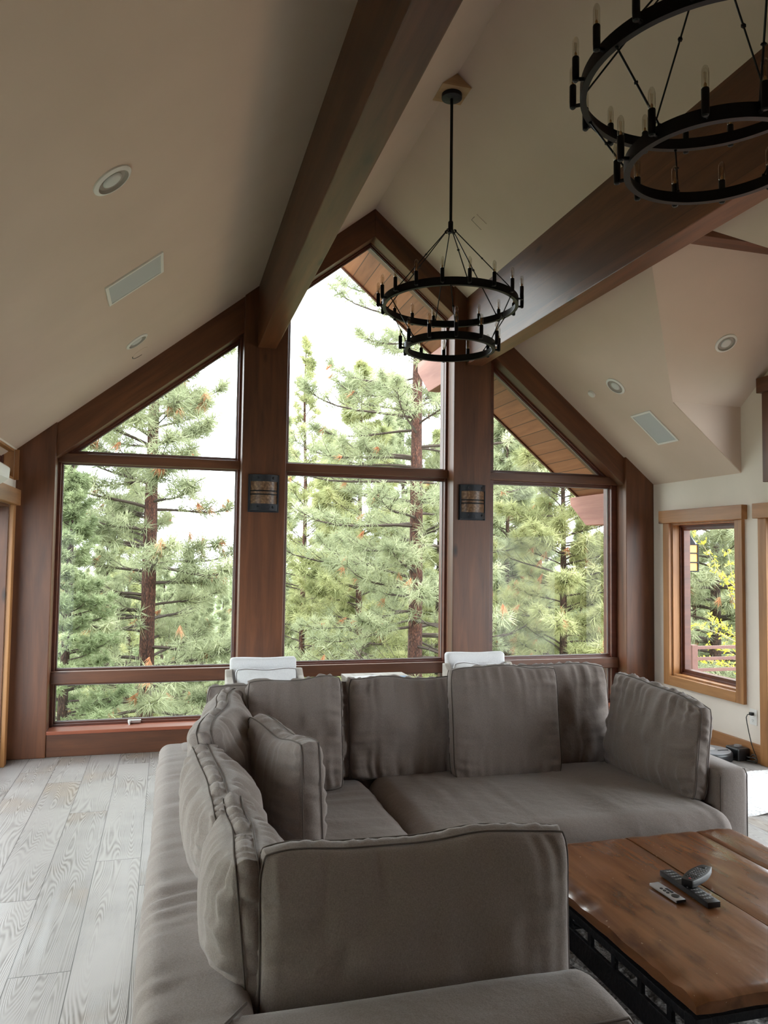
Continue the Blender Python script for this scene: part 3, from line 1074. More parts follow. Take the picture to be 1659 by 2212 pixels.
# upright pillow on the left seat
m4, w_ = place((0.535, 2.80, 0.452), (0.415, 3.32, 0.452), (-0.07, 0.03, 1))
cushion('pillow', 'square taupe pillow standing edge-on in the left seat', GB, m4, w_, 0.42, 0.070, 0.060, 105, sag=0.03, gather=0.010, cat='pillow')
# far row
m4, w_ = place((0.20, 3.80, 0.44), (0.90, 3.80, 0.44), (0, 0.13, 1))
cushion('back_cushion', 'taupe back cushion in the sofa corner, mostly hidden behind two others', GB, m4, w_, 0.475, 0.06, 0.04, 106, sag=0.01, gather=0.008)
m4, w_ = place((0.885, 3.775, 0.44), (1.63, 3.775, 0.44), (0.0, 0.14, 1))
cushion('back_cushion', 'wide taupe back cushion in the middle of the far sofa back', GB, m4, w_, 0.505, 0.055, 0.055, 107, sag=0.03, gather=0.012, big=1.3)
m4, w_ = place((1.66, 3.80, 0.44), (2.36, 3.80, 0.44), (0.05, 0.14, 1))
cushion('back_cushion', 'taupe back cushion half hidden between the square pillow and the far arm cushion', GB, m4, w_, 0.515, 0.06, 0.045, 108, sag=0.0, gather=0.010, crown=0.0)
m4, w_ = place((0.375, 3.60, 0.452), (0.815, 3.60, 0.452), (-0.075, 0.20, 1))
cushion('pillow', 'taupe pillow leaning in the sofa corner in front of the left white armchair', GB, m4, w_, 0.505, 0.065, 0.04, 109, sag=0.0, gather=0.010, cat='pillow', twist=0.0)
m4, w_ = place((1.375, 3.625, 0.452), (1.945, 3.605, 0.452), (0.012, 0.13, 1))
cushion('pillow', 'square taupe pillow leaning on the far sofa back below the right armchair', GB, m4, w_, 0.535, 0.065, 0.04, 110, sag=0.005, gather=0.007, cat='pillow')
m4, w_ = place((2.300, 3.73, 0.452), (2.345, 3.035, 0.452), (0.13, 0.0, 1))
cushion('back_cushion', 'big taupe cushion leaning against the right arm of the sofa', GB, m4, w_, 0.455, 0.055, 0.065, 111, sag=0.0, gather=0.014, twist=-0.01, slope=-0.025, big=1.5)

# ------------------------------------------------------------------ rugs
def rug_mat(name, c0, c1, scale):
    m, nt, b = new_mat(name)
    tc = N(nt, "ShaderNodeTexCoord")
    no = N(nt, "ShaderNodeTexNoise")
    no.inputs["Scale"].default_value = scale
    no.inputs["Detail"].default_value = 4
    nt.links.new(tc.outputs["Object"], no.inputs["Vector"])
    rp = ramp(nt, [(0.35, c0), (0.65, c1)])
    nt.links.new(no.outputs["Fac"], rp.inputs["Fac"])
    nt.links.new(rp.outputs["Color"], b.inputs["Base Color"])
    b.inputs["Roughness"].default_value = 1.0
    b.inputs["Specular IOR Level"].default_value = 0.05
    return m
M['shag'] = rug_mat('grey_shag', srgb(88, 84, 81), srgb(172, 166, 161), 90)
M['cream'] = rug_mat('cream_wool', srgb(186, 184, 184), srgb(232, 230, 230), 60)
def rug(name, label, x0, x1, y0, y1, h, mat, seed, step, amp, curl=None):
    nx, ny = int((x1 - x0) / step), int((y1 - y0) / step)
    X, Y = np.meshgrid(np.linspace(x0, x1, nx), np.linspace(y0, y1, ny), indexing='ij')
    rs = np.random.RandomState(seed)
    Z = h + amp * rs.uniform(-1, 1, X.shape) + amp * vnoise2(X / 0.05, Y / 0.05, seed)
    e = np.minimum(np.minimum(X - x0, x1 - X), np.minimum(Y - y0, y1 - Y))
    Z = np.where(e < step * 0.5, 0.001, Z)
    if curl:
        Z = Z + curl(X, Y)
    X = X + amp * 0.6 * rs.uniform(-1, 1, X.shape)
    V = np.stack([X, Y, Z], -1).reshape(-1, 3)
    idx = np.arange(nx * ny).reshape(nx, ny)
    F = np.stack([idx[:-1, :-1].ravel(), idx[1:, :-1].ravel(), idx[1:, 1:].ravel(), idx[:-1, 1:].ravel()], 1)
    return tag(np_mesh(name, V, F, M[mat]), label, 'rug')
rug('rug', 'dark grey shaggy rug under the coffee table', 1.02, 2.95, 0.55, 2.92, 0.018, 'shag', 5, 0.012, 0.006)
rug('rug', 'cream wool rug by the glazed door at the right edge', 2.72, 4.30, 3.98, 4.80, 0.012, 'cream', 6, 0.014, 0.003,
    curl=lambda X, Y: 0.022 * np.exp(-((Y - 3.98) / 0.06) ** 2) * (0.5 + 0.5 * np.sin(X * 14 + 0.7)))

# ------------------------------------------------------------------ coffee table
TZ = 0.46
def table_wood():
    m = wood('worn_plank_top', srgb(74, 46, 29), srgb(126, 81, 51), srgb(154, 104, 67), GY, 0.20, scale=0.8, coat=0.35)
    nt = m.node_tree
    b = nt.nodes["Principled BSDF"]
    src = b.inputs["Base Color"].links[0].from_socket
    tc = N(nt, "ShaderNodeTexCoord")
    mp = N(nt, "ShaderNodeMapping")
    mp.inputs["Scale"].default_value = (16, 5, 10)
    nt.links.new(tc.outputs["Object"], mp.inputs["Vector"])
    no = N(nt, "ShaderNodeTexNoise")
    no.inputs["Scale"].default_value = 1.0
    no.inputs["Detail"].default_value = 6
    nt.links.new(mp.outputs["Vector"], no.inputs["Vector"])
    k = ramp(nt, [(0.56, (0, 0, 0, 1)), (0.70, (1, 1, 1, 1))])
    nt.links.new(no.outputs["Fac"], k.inputs["Fac"])
    c = mixc(nt, src, srgb(70, 44, 30), mth(nt, 'MULTIPLY', k.outputs["Color"], 0.7))
    sp = N(nt, "ShaderNodeTexNoise")
    sp.inputs["Scale"].default_value = 85
    sp.inputs["Detail"].default_value = 1
    nt.links.new(tc.outputs["Object"], sp.inputs["Vector"])
    k2 = ramp(nt, [(0.76, (0, 0, 0, 1)), (0.79, (1, 1, 1, 1))])
    nt.links.new(sp.outputs["Fac"], k2.inputs["Fac"])
    c = mixc(nt, c, srgb(190, 160, 130), mth(nt, 'MULTIPLY', k2.outputs["Color"], 0.7))
    nt.links.new(c, b.inputs["Base Color"])
    mpb = N(nt, "ShaderNodeMapping")
    mpb.inputs["Scale"].default_value = (26, 9, 10)
    nt.links.new(tc.outputs["Object"], mpb.inputs["Vector"])
    nb = N(nt, "ShaderNodeTexNoise")
    nb.inputs["Scale"].default_value = 1.0
    nb.inputs["Detail"].default_value = 3
    nt.links.new(mpb.outputs["Vector"], nb.inputs["Vector"])
    bp = N(nt, "ShaderNodeBump")
    bp.inputs["Strength"].default_value = 0.22
    bp.inputs["Distance"].default_value = 0.005
    nt.links.new(nb.outputs["Fac"], bp.inputs["Height"])
    nt.links.new(bp.outputs["Normal"], b.inputs["Normal"])
    nt.links.new(bp.outputs["Normal"], b.inputs["Coat Normal"])
    return m
M['table'] = table_wood()
table = empty('coffee_table', (1.74, 2.2, 0), 'low rustic wooden coffee table with worn plank top on a black iron frame', 'table')
TX0, TX1, TY0, TY1 = 1.285, 2.245, 1.69, 2.725
def plank_top(x0, x1, seed, le, re):
    """One board; le / re: worn outer edge flags."""
    nx, ny = 14, 70
    u = np.linspace(0, 1, nx)
    v = np.linspace(0, 1, ny)
    U, V = np.meshgrid(u, v, indexing='ij')
    X = x0 + (x1 - x0) * U
    Y = TY0 + (TY1 - TY0) * V
    wear_l = 0.004 + 0.004 * vnoise(V * 7, seed) + 0.002 * vnoise(V * 23, seed)
    wear_r = 0.003 + 0.003 * vnoise(V * 7, seed + 1)
    X = X + (wear_l * (1 - U) ** 4 if le else 0) - (wear_r * U ** 4 if re else 0)
    ends = 0.004 * vnoise(U * 8 + seed, seed + 2)
    Y = Y + ends * np.where(V < 0.5, (1 - V) ** 8, -V ** 8)
    c = min(0.05, (x1 - x0) / 3)
    Zt = TZ + 0.0018 * vnoise2(X / 0.06, Y / 0.16, seed + 3)
    if le:
        Zt = Zt - 0.012 * np.exp(-(X - x0) / 0.010) * (1 + 0.8 * vnoise(V * 19, seed + 4))
    else:
        Zt = Zt - 0.003 * np.exp(-(X - x0) / 0.004)
    if re:
        Zt = Zt - 0.010 * np.exp(-(x1 - X) / 0.012)
    else:
        Zt = Zt - 0.003 * np.exp(-(x1 - X) / 0.004)
    Zt = Zt - 0.008 * np.exp(-(V * (TY1 - TY0)) / 0.010) - 0.008 * np.exp(-((1 - V) * (TY1 - TY0)) / 0.010)
    top = np.stack([X, Y, Zt], -1).reshape(-1, 3)
    bot = np.stack([X, Y, np.full_like(X, TZ - 0.038)], -1).reshape(-1, 3)
    idx = np.arange(nx * ny).reshape(nx, ny)
    a, b_, cc, d = idx[:-1, :-1].ravel(), idx[1:, :-1].ravel(), idx[1:, 1:].ravel(), idx[:-1, 1:].ravel()
    F = [np.stack([a, b_, cc, d], 1), np.stack([a, d, cc, b_], 1) + nx * ny]
    lp = np.concatenate([idx[:, 0], idx[-1, 1:], idx[::-1, -1][1:], idx[0, ::-1][1:-1]])
    F.append(np.stack([lp, lp + nx * ny, np.roll(lp, -1) + nx * ny, np.roll(lp, -1)], 1))
    o = np_mesh('plank', np.concatenate([top, bot]), np.concatenate(F), M['table'], table)
    o.data.set_sharp_from_angle(angle=math.radians(50))
    return o
plank_top(TX0, 1.752, 31, True, False)
plank_top(1.7555, 2.066, 41, False, False)
plank_top(2.070, TX1, 51, False, True)
# iron frame
mb = MB()
mb.box(TX0 + 0.012, TX1 - 0.012, TY0 + 0.02, TY0 + 0.045, 0.375, 0.400)
mb.box(TX0 + 0.012, TX1 - 0.012, TY1 - 0.045, TY1 - 0.02, 0.375, 0.400)
mb.box(TX0 + 0.012, TX0 + 0.04, TY0 + 0.02, TY1 - 0.02, 0.375, 0.400)
mb.box(TX1 - 0.04, TX1 - 0.012, TY0 + 0.02, TY1 - 0.02, 0.375, 0.400)
mb.build('top_frame', M['iron'], table, bevel=0.003)
mb = MB()
for y0, y1 in ((TY0 + 0.01, TY0 + 0.022), (TY1 - 0.022, TY1 - 0.01)):
    mb.box(TX0 + 0.01, TX1 - 0.01, y0, y1, 0.275, 0.345)
for x0, x1 in ((TX0 + 0.006, TX0 + 0.020), (TX1 - 0.020, TX1 - 0.006)):
    mb.box(x0, x1, TY0 + 0.01, TY1 - 0.01, 0.275, 0.345)
mb.build('apron_rail', M['iron'], table, bevel=0.003)
for x in (TX0 + 0.03, TX1 - 0.03):
    for y in (TY0 + 0.03, TY1 - 0.03):
        MB().box(x - 0.024, x + 0.024, y - 0.024, y + 0.024, 0.018, 0.408).build('leg', M['iron'], table, bevel=0.004)
for k in range(7):
    y = TY0 + 0.12 + k * (TY1 - TY0 - 0.24) / 6
    for x in (TX0 + 0.016, TX1 - 0.016):
        MB().box(x - 0.006, x + 0.006, y - 0.010, y + 0.010, 0.34, 0.38).build('spacer', M['iron'], table)
for y in (TY0 + 0.03, TY1 - 0.03):
    mb = MB()
    for k in range(4):
        x = TX0 + 0.06 + k * (TX1 - TX0 - 0.12) / 4
        dx = (TX1 - TX0 - 0.12) / 4
        mb.tube([(x, y, 0.15), (x + dx, y, 0.275)], 0.008, 6)
        mb.tube([(x + dx, y, 0.15), (x, y, 0.275)], 0.008, 6)
    mb.build('lattice', M['iron'], table)
for x in (TX0 + 0.012, TX1 - 0.012):
    MB().tube([(x, TY0 + 0.03, 0.15), (x, TY1 - 0.03, 0.15)], 0.011, 8).build('stretcher', M['iron'], table)
for y in (TY0 + 0.02, TY1 - 0.02):
    MB().tube([(TX0 + 0.03, y, 0.15), (TX1 - 0.03, y, 0.15)], 0.011, 8).build('stretcher', M['iron'], table)

# ------------------------------------------------------------------ remote controls
def remote(label, p0, p1, w, th, z0, mat, keys, name='remote_control', taper=None, tilt=0.0, kmat='key', tail=None):
    """Bar remote from p0 (top end) to p1 (bottom end) lying at height z0."""
    a, b = Vector((p0[0], p0[1], z0)), Vector((p1[0], p1[1], z0))
    L = (b - a).length
    Mx = frame_matrix(a, b - a, (0, 0, 1)) @ Matrix.Rotation(tilt, 4, 'Y')
    n = 18
    V = []
    prof = taper or (lambda t: 1.0)
    outl = []
    for i in range(n + 1):
        t = i / n
        outl.append((t * L, w / 2 * prof(t)))
    mb = MB()
    poly = [(x, -y) for x, y in outl] + [(x, y) for x, y in reversed(outl)]
    mb.prism(poly, 'z', 0.0, th)
    mb.xform(Mx)
    root = mb.build('remote_control', M[mat], None, bevel=0.0022, smooth='auto')
    tag(root, label, 'remote control', 'remote controls on the coffee table')
    groups = {}
    for (t, s, kw, kl, km) in keys:
        groups.setdefault(km, []).append((t, s, kw, kl))
    for km, ks in groups.items():
        for (t, s, kw, kl) in ks:
            k = MB()
            if kl == 'round':
                k.lathe([(kw, 0), (kw, 0.0012), (kw * 0.9, 0.0018)], (t * L, s * w / 2, th), 16)
            else:
                k.box(t * L - kl / 2, t * L + kl / 2, s * w / 2 - kw / 2, s * w / 2 + kw / 2, th - 0.0002, th + 0.0016)
            k.xform(Mx)
            k.build('button', M[km], root, bevel=0 if kl == 'round' else 0.0006)
    if tail:
        k = MB().box(L - 0.0005, L + 0.002, -w / 2 + 0.001, w / 2 - 0.001, 0.001, th - 0.001)
        k.xform(Mx)
        k.build('end_cap', M[tail], root)
    return root
ZT = TZ + 0.004
remote('slim silver remote with a black round pad', (1.585, 2.292), (1.590, 2.157), 0.036, 0.0095, ZT, 'silver',
       [(0.80, 0.0, 0.0135, 'round', 'plastic_k'), (0.60, -0.42, 0.0055, 'round', 'plastic_k'), (0.60, 0.42, 0.0055, 'round', 'plastic_k'),
        (0.48, -0.42, 0.0055, 'round', 'plastic_k'), (0.48, 0.42, 0.0085, 0.026, 'plastic_k'), (0.36, -0.42, 0.0055, 'round', 'plastic_k')], tail='plastic_k')
ks = []
for r in range(11):
    for c in (-0.6, -0.2, 0.2, 0.6):
        if r in (4, 5):
            continue
        ks.append((0.07 + r * 0.082, c, 0.0065, 0.0060, 'key' if (r * 3 + int(c * 5)) % 3 else 'plastic_g'))
ks.append((0.44, 0.0, 0.009, 'round', 'key'))
remote('long black remote lying under a shorter one', (1.675, 2.355), (1.668, 2.100), 0.046, 0.018, ZT, 'plastic_k', ks)
ks = []
for r in range(7):
    for c in (-0.55, -0.18, 0.18, 0.55):
        ks.append((0.30 + r * 0.085, c * 0.9, 0.0062, 0.0050, 'plastic_g' if r < 5 else 'plastic_k'))
ks.append((0.16, 0.0, 0.012, 0.012, 'plastic_k'))
ks.append((0.90, 0.1, 0.004, 'round', 'red_key'))
remote('black and grey rounded remote resting across the long black remote', (1.800, 2.300), (1.655, 2.215), 0.056, 0.022, ZT + 0.0195, 'plastic_k', ks,
       taper=lambda t: (0.55 + 0.45 * math.sin(min(1, t / 0.5) * PI / 2)) if t < 0.5 else (1.0 - 0.35 * ((t - 0.5) / 0.5) ** 2), tilt=0.0)

# ------------------------------------------------------------------ white armchairs by the window
def armchair(x0, x1, y0, label):
    """Faces the viewer (-y); back against the window."""
    c = (x0 + x1) / 2
    root = empty('armchair', (c, y0, 0), label, 'armchair', 'white armchairs by the window')
    w = x1 - x0
    for sx in (-1, 1):
        for sy, zz in ((-0.30, 0.40), (0.30, 0.42)):
            mb = MB().tube([(c + sx * (w / 2 - 0.02), y0 + sy * 1.02, 0), (c + sx * (w / 2 - 0.01), y0 + sy, zz)], [0.014, 0.022], 8)
            mb.build('leg', M['crate'], root, smooth='auto')
    soft_part('seat', (x0 + 0.01, x1 - 0.01, y0 - 0.32, y0 + 0.26, 0.28, 0.44), 0.04, 3, root, puff=0.01, mat='whitefab', step=0.05)
    def recl(V):
        V = V.copy()
        V[:, 1] += 0.14 * (V[:, 2] - 0.40)
        return V
    soft_part('backrest', (x0, x1, y0 + 0.21, y0 + 0.29, 0.36, 0.775), 0.028, 4, root, mat='whitefab', step=0.04, shear=recl)
    for s in (-1, 1):
        xx = c + s * (w / 2 + 0.012)
        mb = MB()
        pr = [(y0 - 0.30, 0.575), (y0 - 0.29, 0.61), (y0 + 0.05, 0.625), (y0 + 0.16, 0.655), (y0 + 0.22, 0.70), (y0 + 0.27, 0.695), (y0 + 0.27, 0.40),
              (y0 + 0.20, 0.40), (y0 + 0.20, 0.56), (y0 - 0.24, 0.55), (y0 - 0.24, 0.30), (y0 - 0.30, 0.30)]
        mb.prism(pr, 'x', xx - 0.024, xx + 0.024)
        mb.build('armrest', M['crate'], root, bevel=0.008)
    return root
armchair(0.462, 0.950, 5.52, 'white armchair in front of the left sconce post')
armchair(2.150, 2.650, 5.55, 'white armchair in front of the right sconce post')
m4, w_ = place((0.50, 5.66, 0.455), (0.93, 5.66, 0.455), (0.03, 0.12, 1))
cushion('pillow', 'small white pillow in the left armchair', 'white armchair pillows', m4, w_, 0.245, 0.03, 0.04, 201, gather=0.004, cat='pillow', mat='whitefab', pmat='piping', n=30)
m4, w_ = place((2.17, 5.67, 0.455), (2.63, 5.67, 0.455), (-0.02, 0.12, 1))
cushion('pillow', 'small white pillow in the right armchair, barely showing above the sofa', 'white armchair pillows', m4, w_, 0.245, 0.03, 0.04, 202, gather=0.004, cat='pillow', mat='whitefab', pmat='piping', n=30)

# slatted side table with papers
st = empty('side_table', (1.56, 5.62, 0), 'whitewashed slatted cube table between the white armchairs', 'side table')
for k in range(4):
    y = 5.36 + k * 0.137
    MB().box(1.315, 1.805, y, y + 0.131, 0.602, 0.622).build('top_slat', M['crate'], st, bevel=0.002)
for x0 in (1.318, 1.784):
    for k in range(4):
        y = 5.36 + k * 0.137
        MB().box(x0, x0 + 0.018, y, y + 0.129, 0.0, 0.601).build('side_slat', M['crate'], st, bevel=0.002)
MB().box(1.337, 1.783, 5.37, 5.89, 0.05, 0.07).build('shelf', M['crate'], st)
def paper(label, x, y, w, d, rot, z, mat):
    mb = MB().box(-w / 2, w / 2, -d / 2, d / 2, 0, 0.004)
    for k in range(3):
        mb.box(-w / 2 + 0.001 * k, w / 2 - 0.001, -d / 2 + 0.001, d / 2 - 0.001 * k, 0.0042 + 0.0008 * k, 0.0047 + 0.0008 * k)
    mb.xform(Matrix.Translation((x, y, z)) @ Matrix.Rotation(rot, 4, 'Z'))
    return tag(mb.build('magazine', M[mat]), label, 'magazine', 'magazines on the slatted table')
paper('pale magazine on the slatted side table, left one', 1.48, 5.60, 0.21, 0.28, 0.25, 0.6225, 'paper_w')
paper('blue-covered magazine on the slatted side table, right one', 1.66, 5.56, 0.20, 0.27, -0.15, 0.6225, 'paper_b')

# ------------------------------------------------------------------ chandeliers
def chandelier(x, y, label):
    root = empty('chandelier', (x, y, 0), label, 'chandelier', 'two-tier ring chandeliers under the ridge')
    zt = ZR - 0.006
    # wedge block on the ridge
    hb = 0.095
    zb_ = 4.447
    mb = MB().prism([(x - hb, zb_), (x + hb, zb_), (x + hb, min(zr(x + hb), 9)), (x, ZR - 0.002), (x - hb, zl(x - hb))], 'y', y - 0.095, y + 0.095)
    mb.build('mounting_block', M['block'], root, bevel=0.002)
    MB().lathe([(0.058, zb_ - 0.030), (0.064, zb_ - 0.026), (0.064, zb_ - 0.001)], (x, y, 0), 32).build('canopy', M['iron'], root, smooth='auto')
    zh = 3.585
    MB().tube([(x, y, zh + 0.03), (x, y, zb_ - 0.028)], 0.0095, 12).build('down_rod', M['black'], root, smooth='auto')
    mb = MB().lathe([(0.010, zh - 0.03), (0.016, zh - 0.025), (0.016, zh + 0.04), (0.012, zh + 0.045)], (x, y, 0), 16)
    for k in range(6):
        q = PI / 6 + k * PI / 3
        cx_, cy_ = x + 0.026 * math.cos(q), y + 0.026 * math.sin(q)
        mb.tube([(cx_ + 0.010 * math.cos(q) * math.cos(t), cy_ + 0.010 * math.sin(q) * math.cos(t), zh - 0.02 + 0.010 * math.sin(t)) for t in np.linspace(0, 2 * PI, 9)[:-1]], 0.003, 5, closed=True)
    mb.build('hub', M['black'], root, smooth='auto')
    tiers = ((0.42, 3.080, 3.127, 18, 0.10), (0.28, 2.810, 2.855, 12, 0.28))
    for R, z0, z1, nb_, ph in tiers:
        # L-section ring: upright band with an inner flange
        prof = [(R, z0), (R, z1), (R - 0.006, z1), (R - 0.006, z0 + 0.006), (R - 0.021, z0 + 0.006), (R - 0.021, z0)]
        mb = MB()
        seg = 96
        V, F = [], []
        for k in range(seg):
            q = 2 * PI * k / seg
            V += [(x + r * math.cos(q), y + r * math.sin(q), z) for r, z in prof]
        n = len(prof)
        for k in range(seg):
            l = (k + 1) % seg
            for i in range(n):
                j = (i + 1) % n
                F.append((k * n + i, k * n + j, l * n + j, l * n + i))
        mb.add(V, F)
        mb.build('ring', M['black'], root, smooth='auto')
        for k in range(nb_):
            q = 2 * PI * (k + ph * 2) / nb_
            ca, sa = math.cos(q), math.sin(q)
            rr = R + 0.026
            mb = MB()
            mb.tube([(x + (R - 0.002) * ca, y + (R - 0.002) * sa, z0 + 0.014), (x + rr * ca, y + rr * sa, z0 + 0.014)], 0.0065, 8)
            mb.lathe([(0.006, z0 + 0.004), (0.0105, z0 + 0.008), (0.0115, z0 + 0.03), (0.0115, z0 + 0.085), (0.0105, z0 + 0.087)], (x + rr * ca, y + rr * sa, 0), 12)
            cup = mb.build('candle_holder', M['black'], root, smooth='auto')
            zb0 = z0 + 0.086
            bl = MB().lathe([(0.0085, zb0), (0.0108, zb0 + 0.008), (0.0112, zb0 + 0.048), (0.0100, zb0 + 0.060), (0.0058, zb0 + 0.068), (0.0008, zb0 + 0.071)], (x + rr * ca, y + rr * sa, 0), 12)
            b_ = bl.build('bulb', M['bulb_glass'], cup, smooth=True)
            fl = MB().lathe([(0.0045, zb0 + 0.001), (0.0045, zb0 + 0.014), (0.002, zb0 + 0.018)], (x + rr * ca, y + rr * sa, 0), 8)
            for s in (-1, 1):
                fl.tube([(x + rr * ca + s * 0.002, y + rr * sa, zb0 + 0.016), (x + rr * ca + s * 0.003, y + rr * sa, zb0 + 0.050)], 0.0008, 4)
            # the filament rides on the holder
            fo = fl.build('filament', M['filament'], cup)
    def rod(p, q):
        p, q = Vector(p), Vector(q)
        mb = MB()
        d = (q - p)
        m_ = p + d * 0.45
        side = d.cross(Vector((0, 0, 1))).normalized() * 0.006
        mb.tube([p, m_ - d * 0.015, m_ + side, m_ + d * 0.012 + side * 0.6], 0.0034, 6)
        mb.tube([m_ - d * 0.012 - side * 0.6, m_ - side, m_ + d * 0.015, q], 0.0034, 6)
        for e in (p, q, m_):
            mb.lathe([(0.001, -0.006), (0.006, -0.003), (0.006, 0.003), (0.001, 0.006)], e, 8)
        mb.build('suspension_rod', M['black'], root, smooth='auto')
    for k in range(6):
        q = PI / 6 + k * PI / 3 - 0.12
        rod((x + 0.03 * math.cos(q), y + 0.03 * math.sin(q), zh - 0.02), (x + 0.412 * math.cos(q), y + 0.412 * math.sin(q), 3.128))
    for k in range(6):
        q = k * PI / 3 + 0.18
        rod((x + 0.408 * math.cos(q), y + 0.408 * math.sin(q), 3.079), (x + 0.274 * math.cos(q + 0.12), y + 0.274 * math.sin(q + 0.12), 2.857))
    return root
ch1 = chandelier(1.647, 4.453, 'black two-ring chandelier hanging by the window under the gable')
ch2 = copy_tree(ch1)
ch2.matrix_world = Matrix.Translation((1.66, 2.055, 0.0))
ch2["label"] = 'black two-ring chandelier cropped by the upper right picture corner'

# ------------------------------------------------------------------ ceiling and wall fittings
def on_slope(side, x, y):
    """Frame on a ceiling slope: local z points into the room."""
    s = SL_L if side == 'L' else -SL_R
    n = Vector((s, 0, -1)).normalized()
    xd = Vector((1, 0, s)).normalized()
    return frame_matrix((x, y, zc(x)), xd, n)
def can_light(mat4, label, r=0.085):
    mb = MB().lathe([(r * 0.80, 0.012), (r * 0.86, 0.012), (r, 0.006), (r, -0.001), (r * 0.78, -0.001), (r * 0.78, 0.008)], (0, 0, 0), 40, close=False)
    V0 = len(mb.v)
    mb.xform(mat4)
    root = mb.build('recessed_light', M['white'], None, smooth='auto')
    tag(root, label, 'ceiling light', 'recessed ceiling lights')
    b = MB().lathe([(r * 0.80, 0.010), (r * 0.72, -0.001), (r * 0.60, -0.001), (r * 0.60, -0.0005), (r * 0.74, 0.0)], (0, 0, 0), 40, close=False)
    # a shallow drum standing proud of the plaster keeps the ceiling whole
    b = MB().lathe([(r * 0.79, 0.0115), (r * 0.70, 0.001), (0.001, 0.001)], (0, 0, 0), 40, close=False)
    b.xform(mat4)
    b.build('baffle', M['baffle'], root, smooth='auto')
    f = MB().lathe([(r * 0.50, 0.0015), (r * 0.50, 0.004), (r * 0.36, 0.009), (r * 0.1, 0.011), (0.001, 0.0112)], (0, 0, 0), 32, close=False)
    f.xform(mat4)
    f.build('lamp_face', M['lamp_face'], root, smooth=True)
    return root
M['baffle'] = plain('grey_baffle', srgb(160, 152, 144), 0.6)
can_light(on_slope('L', -0.249, 3.130), 'recessed light in the left ceiling slope, nearer and larger one', 0.087)
can_light(on_slope('L', -0.246, 5.552), 'recessed light in the left ceiling slope near the window wall', 0.087)
can_light(on_slope('R', 3.518, 5.573), 'recessed light in the right slope beside the round smoke detector', 0.087)
nk = Vector((0, -SK, -1)).normalized()
def cross_pt(u, v):
    d = _rr * ((u - 829.5) / FPX) - _uu * ((v - 1106) / FPX) + _f
    t = (ZK + SK * YK - EYE.z) / (d.z + SK * d.y)
    return EYE + d * t
pc = cross_pt(1568, 741)
can_light(frame_matrix(pc, (1, 0, 0), nk), 'recessed light in the darker cross gable slope at right', 0.080)
def detector(mat4, label, r, h, name='smoke_detector', cat='smoke detector', mat='white'):
    mb = MB().lathe([(r, -0.001), (r, h * 0.6), (r * 0.85, h), (0.001, h)], (0, 0, 0), 28)
    mb.xform(mat4)
    return tag(mb.build(name, M[mat], None, smooth='auto'), label, cat)
detector(on_slope('R', 3.509, 5.926), 'small white round detector on the right ceiling slope', 0.036, 0.018)
hl = detector(on_slope('L', -0.235, 5.905), 'flush round cover plate below the left ceiling light', 0.068, 0.005, 'cover_plate', 'cover plate', 'plaster')
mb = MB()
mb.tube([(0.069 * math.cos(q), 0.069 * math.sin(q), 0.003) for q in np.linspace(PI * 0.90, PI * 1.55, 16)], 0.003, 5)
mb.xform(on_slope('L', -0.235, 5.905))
mb.build('painted_shadow_line', M['black'], hl)  # black arc drawn in as the shade along the plate rim
def speaker(mat4, w, d, label):
    P = [(-w / 2, -d / 2), (w / 2, -d / 2), (w / 2, d / 2), (-w / 2, d / 2)]
    mb = MB().ring(inset(P, -0.018), P, 'z', -0.001, 0.009)
    mb.xform(mat4)
    root = tag(mb.build('ceiling_speaker', M['white'], None, bevel=0.002), label, 'speaker', 'flush ceiling speakers')
    g = MB().prism(inset(P, -0.017), 'z', -0.001, 0.005)
    g.xform(mat4)
    g.build('grille', M['grille'], root)
    return root
speaker(on_slope('L', -0.211, 4.350), 0.365, 0.30, 'rectangular grey speaker grille in the left ceiling slope')
speaker(on_slope('R', 3.899, 5.594), 0.36, 0.275, 'rectangular grey speaker grille in the right ceiling slope')
P = [(-0.05, -0.05), (0.05, -0.05), (0.05, 0.05), (-0.05, 0.05)]
mb = MB().prism(P, 'z', -0.001, 0.003)
mb.xform(on_slope('R', 2.20, 5.33))
pl = tag(mb.build('cover_plate', M['plaster'], None), 'small square cover plate in the ceiling beside the chandelier', 'cover plate')
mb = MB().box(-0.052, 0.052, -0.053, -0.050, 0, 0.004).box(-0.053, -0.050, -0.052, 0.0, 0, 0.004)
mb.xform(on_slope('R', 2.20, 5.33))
mb.build('painted_shadow_line', M['iron'], pl)  # dark strips stand in for shade along two plate edges

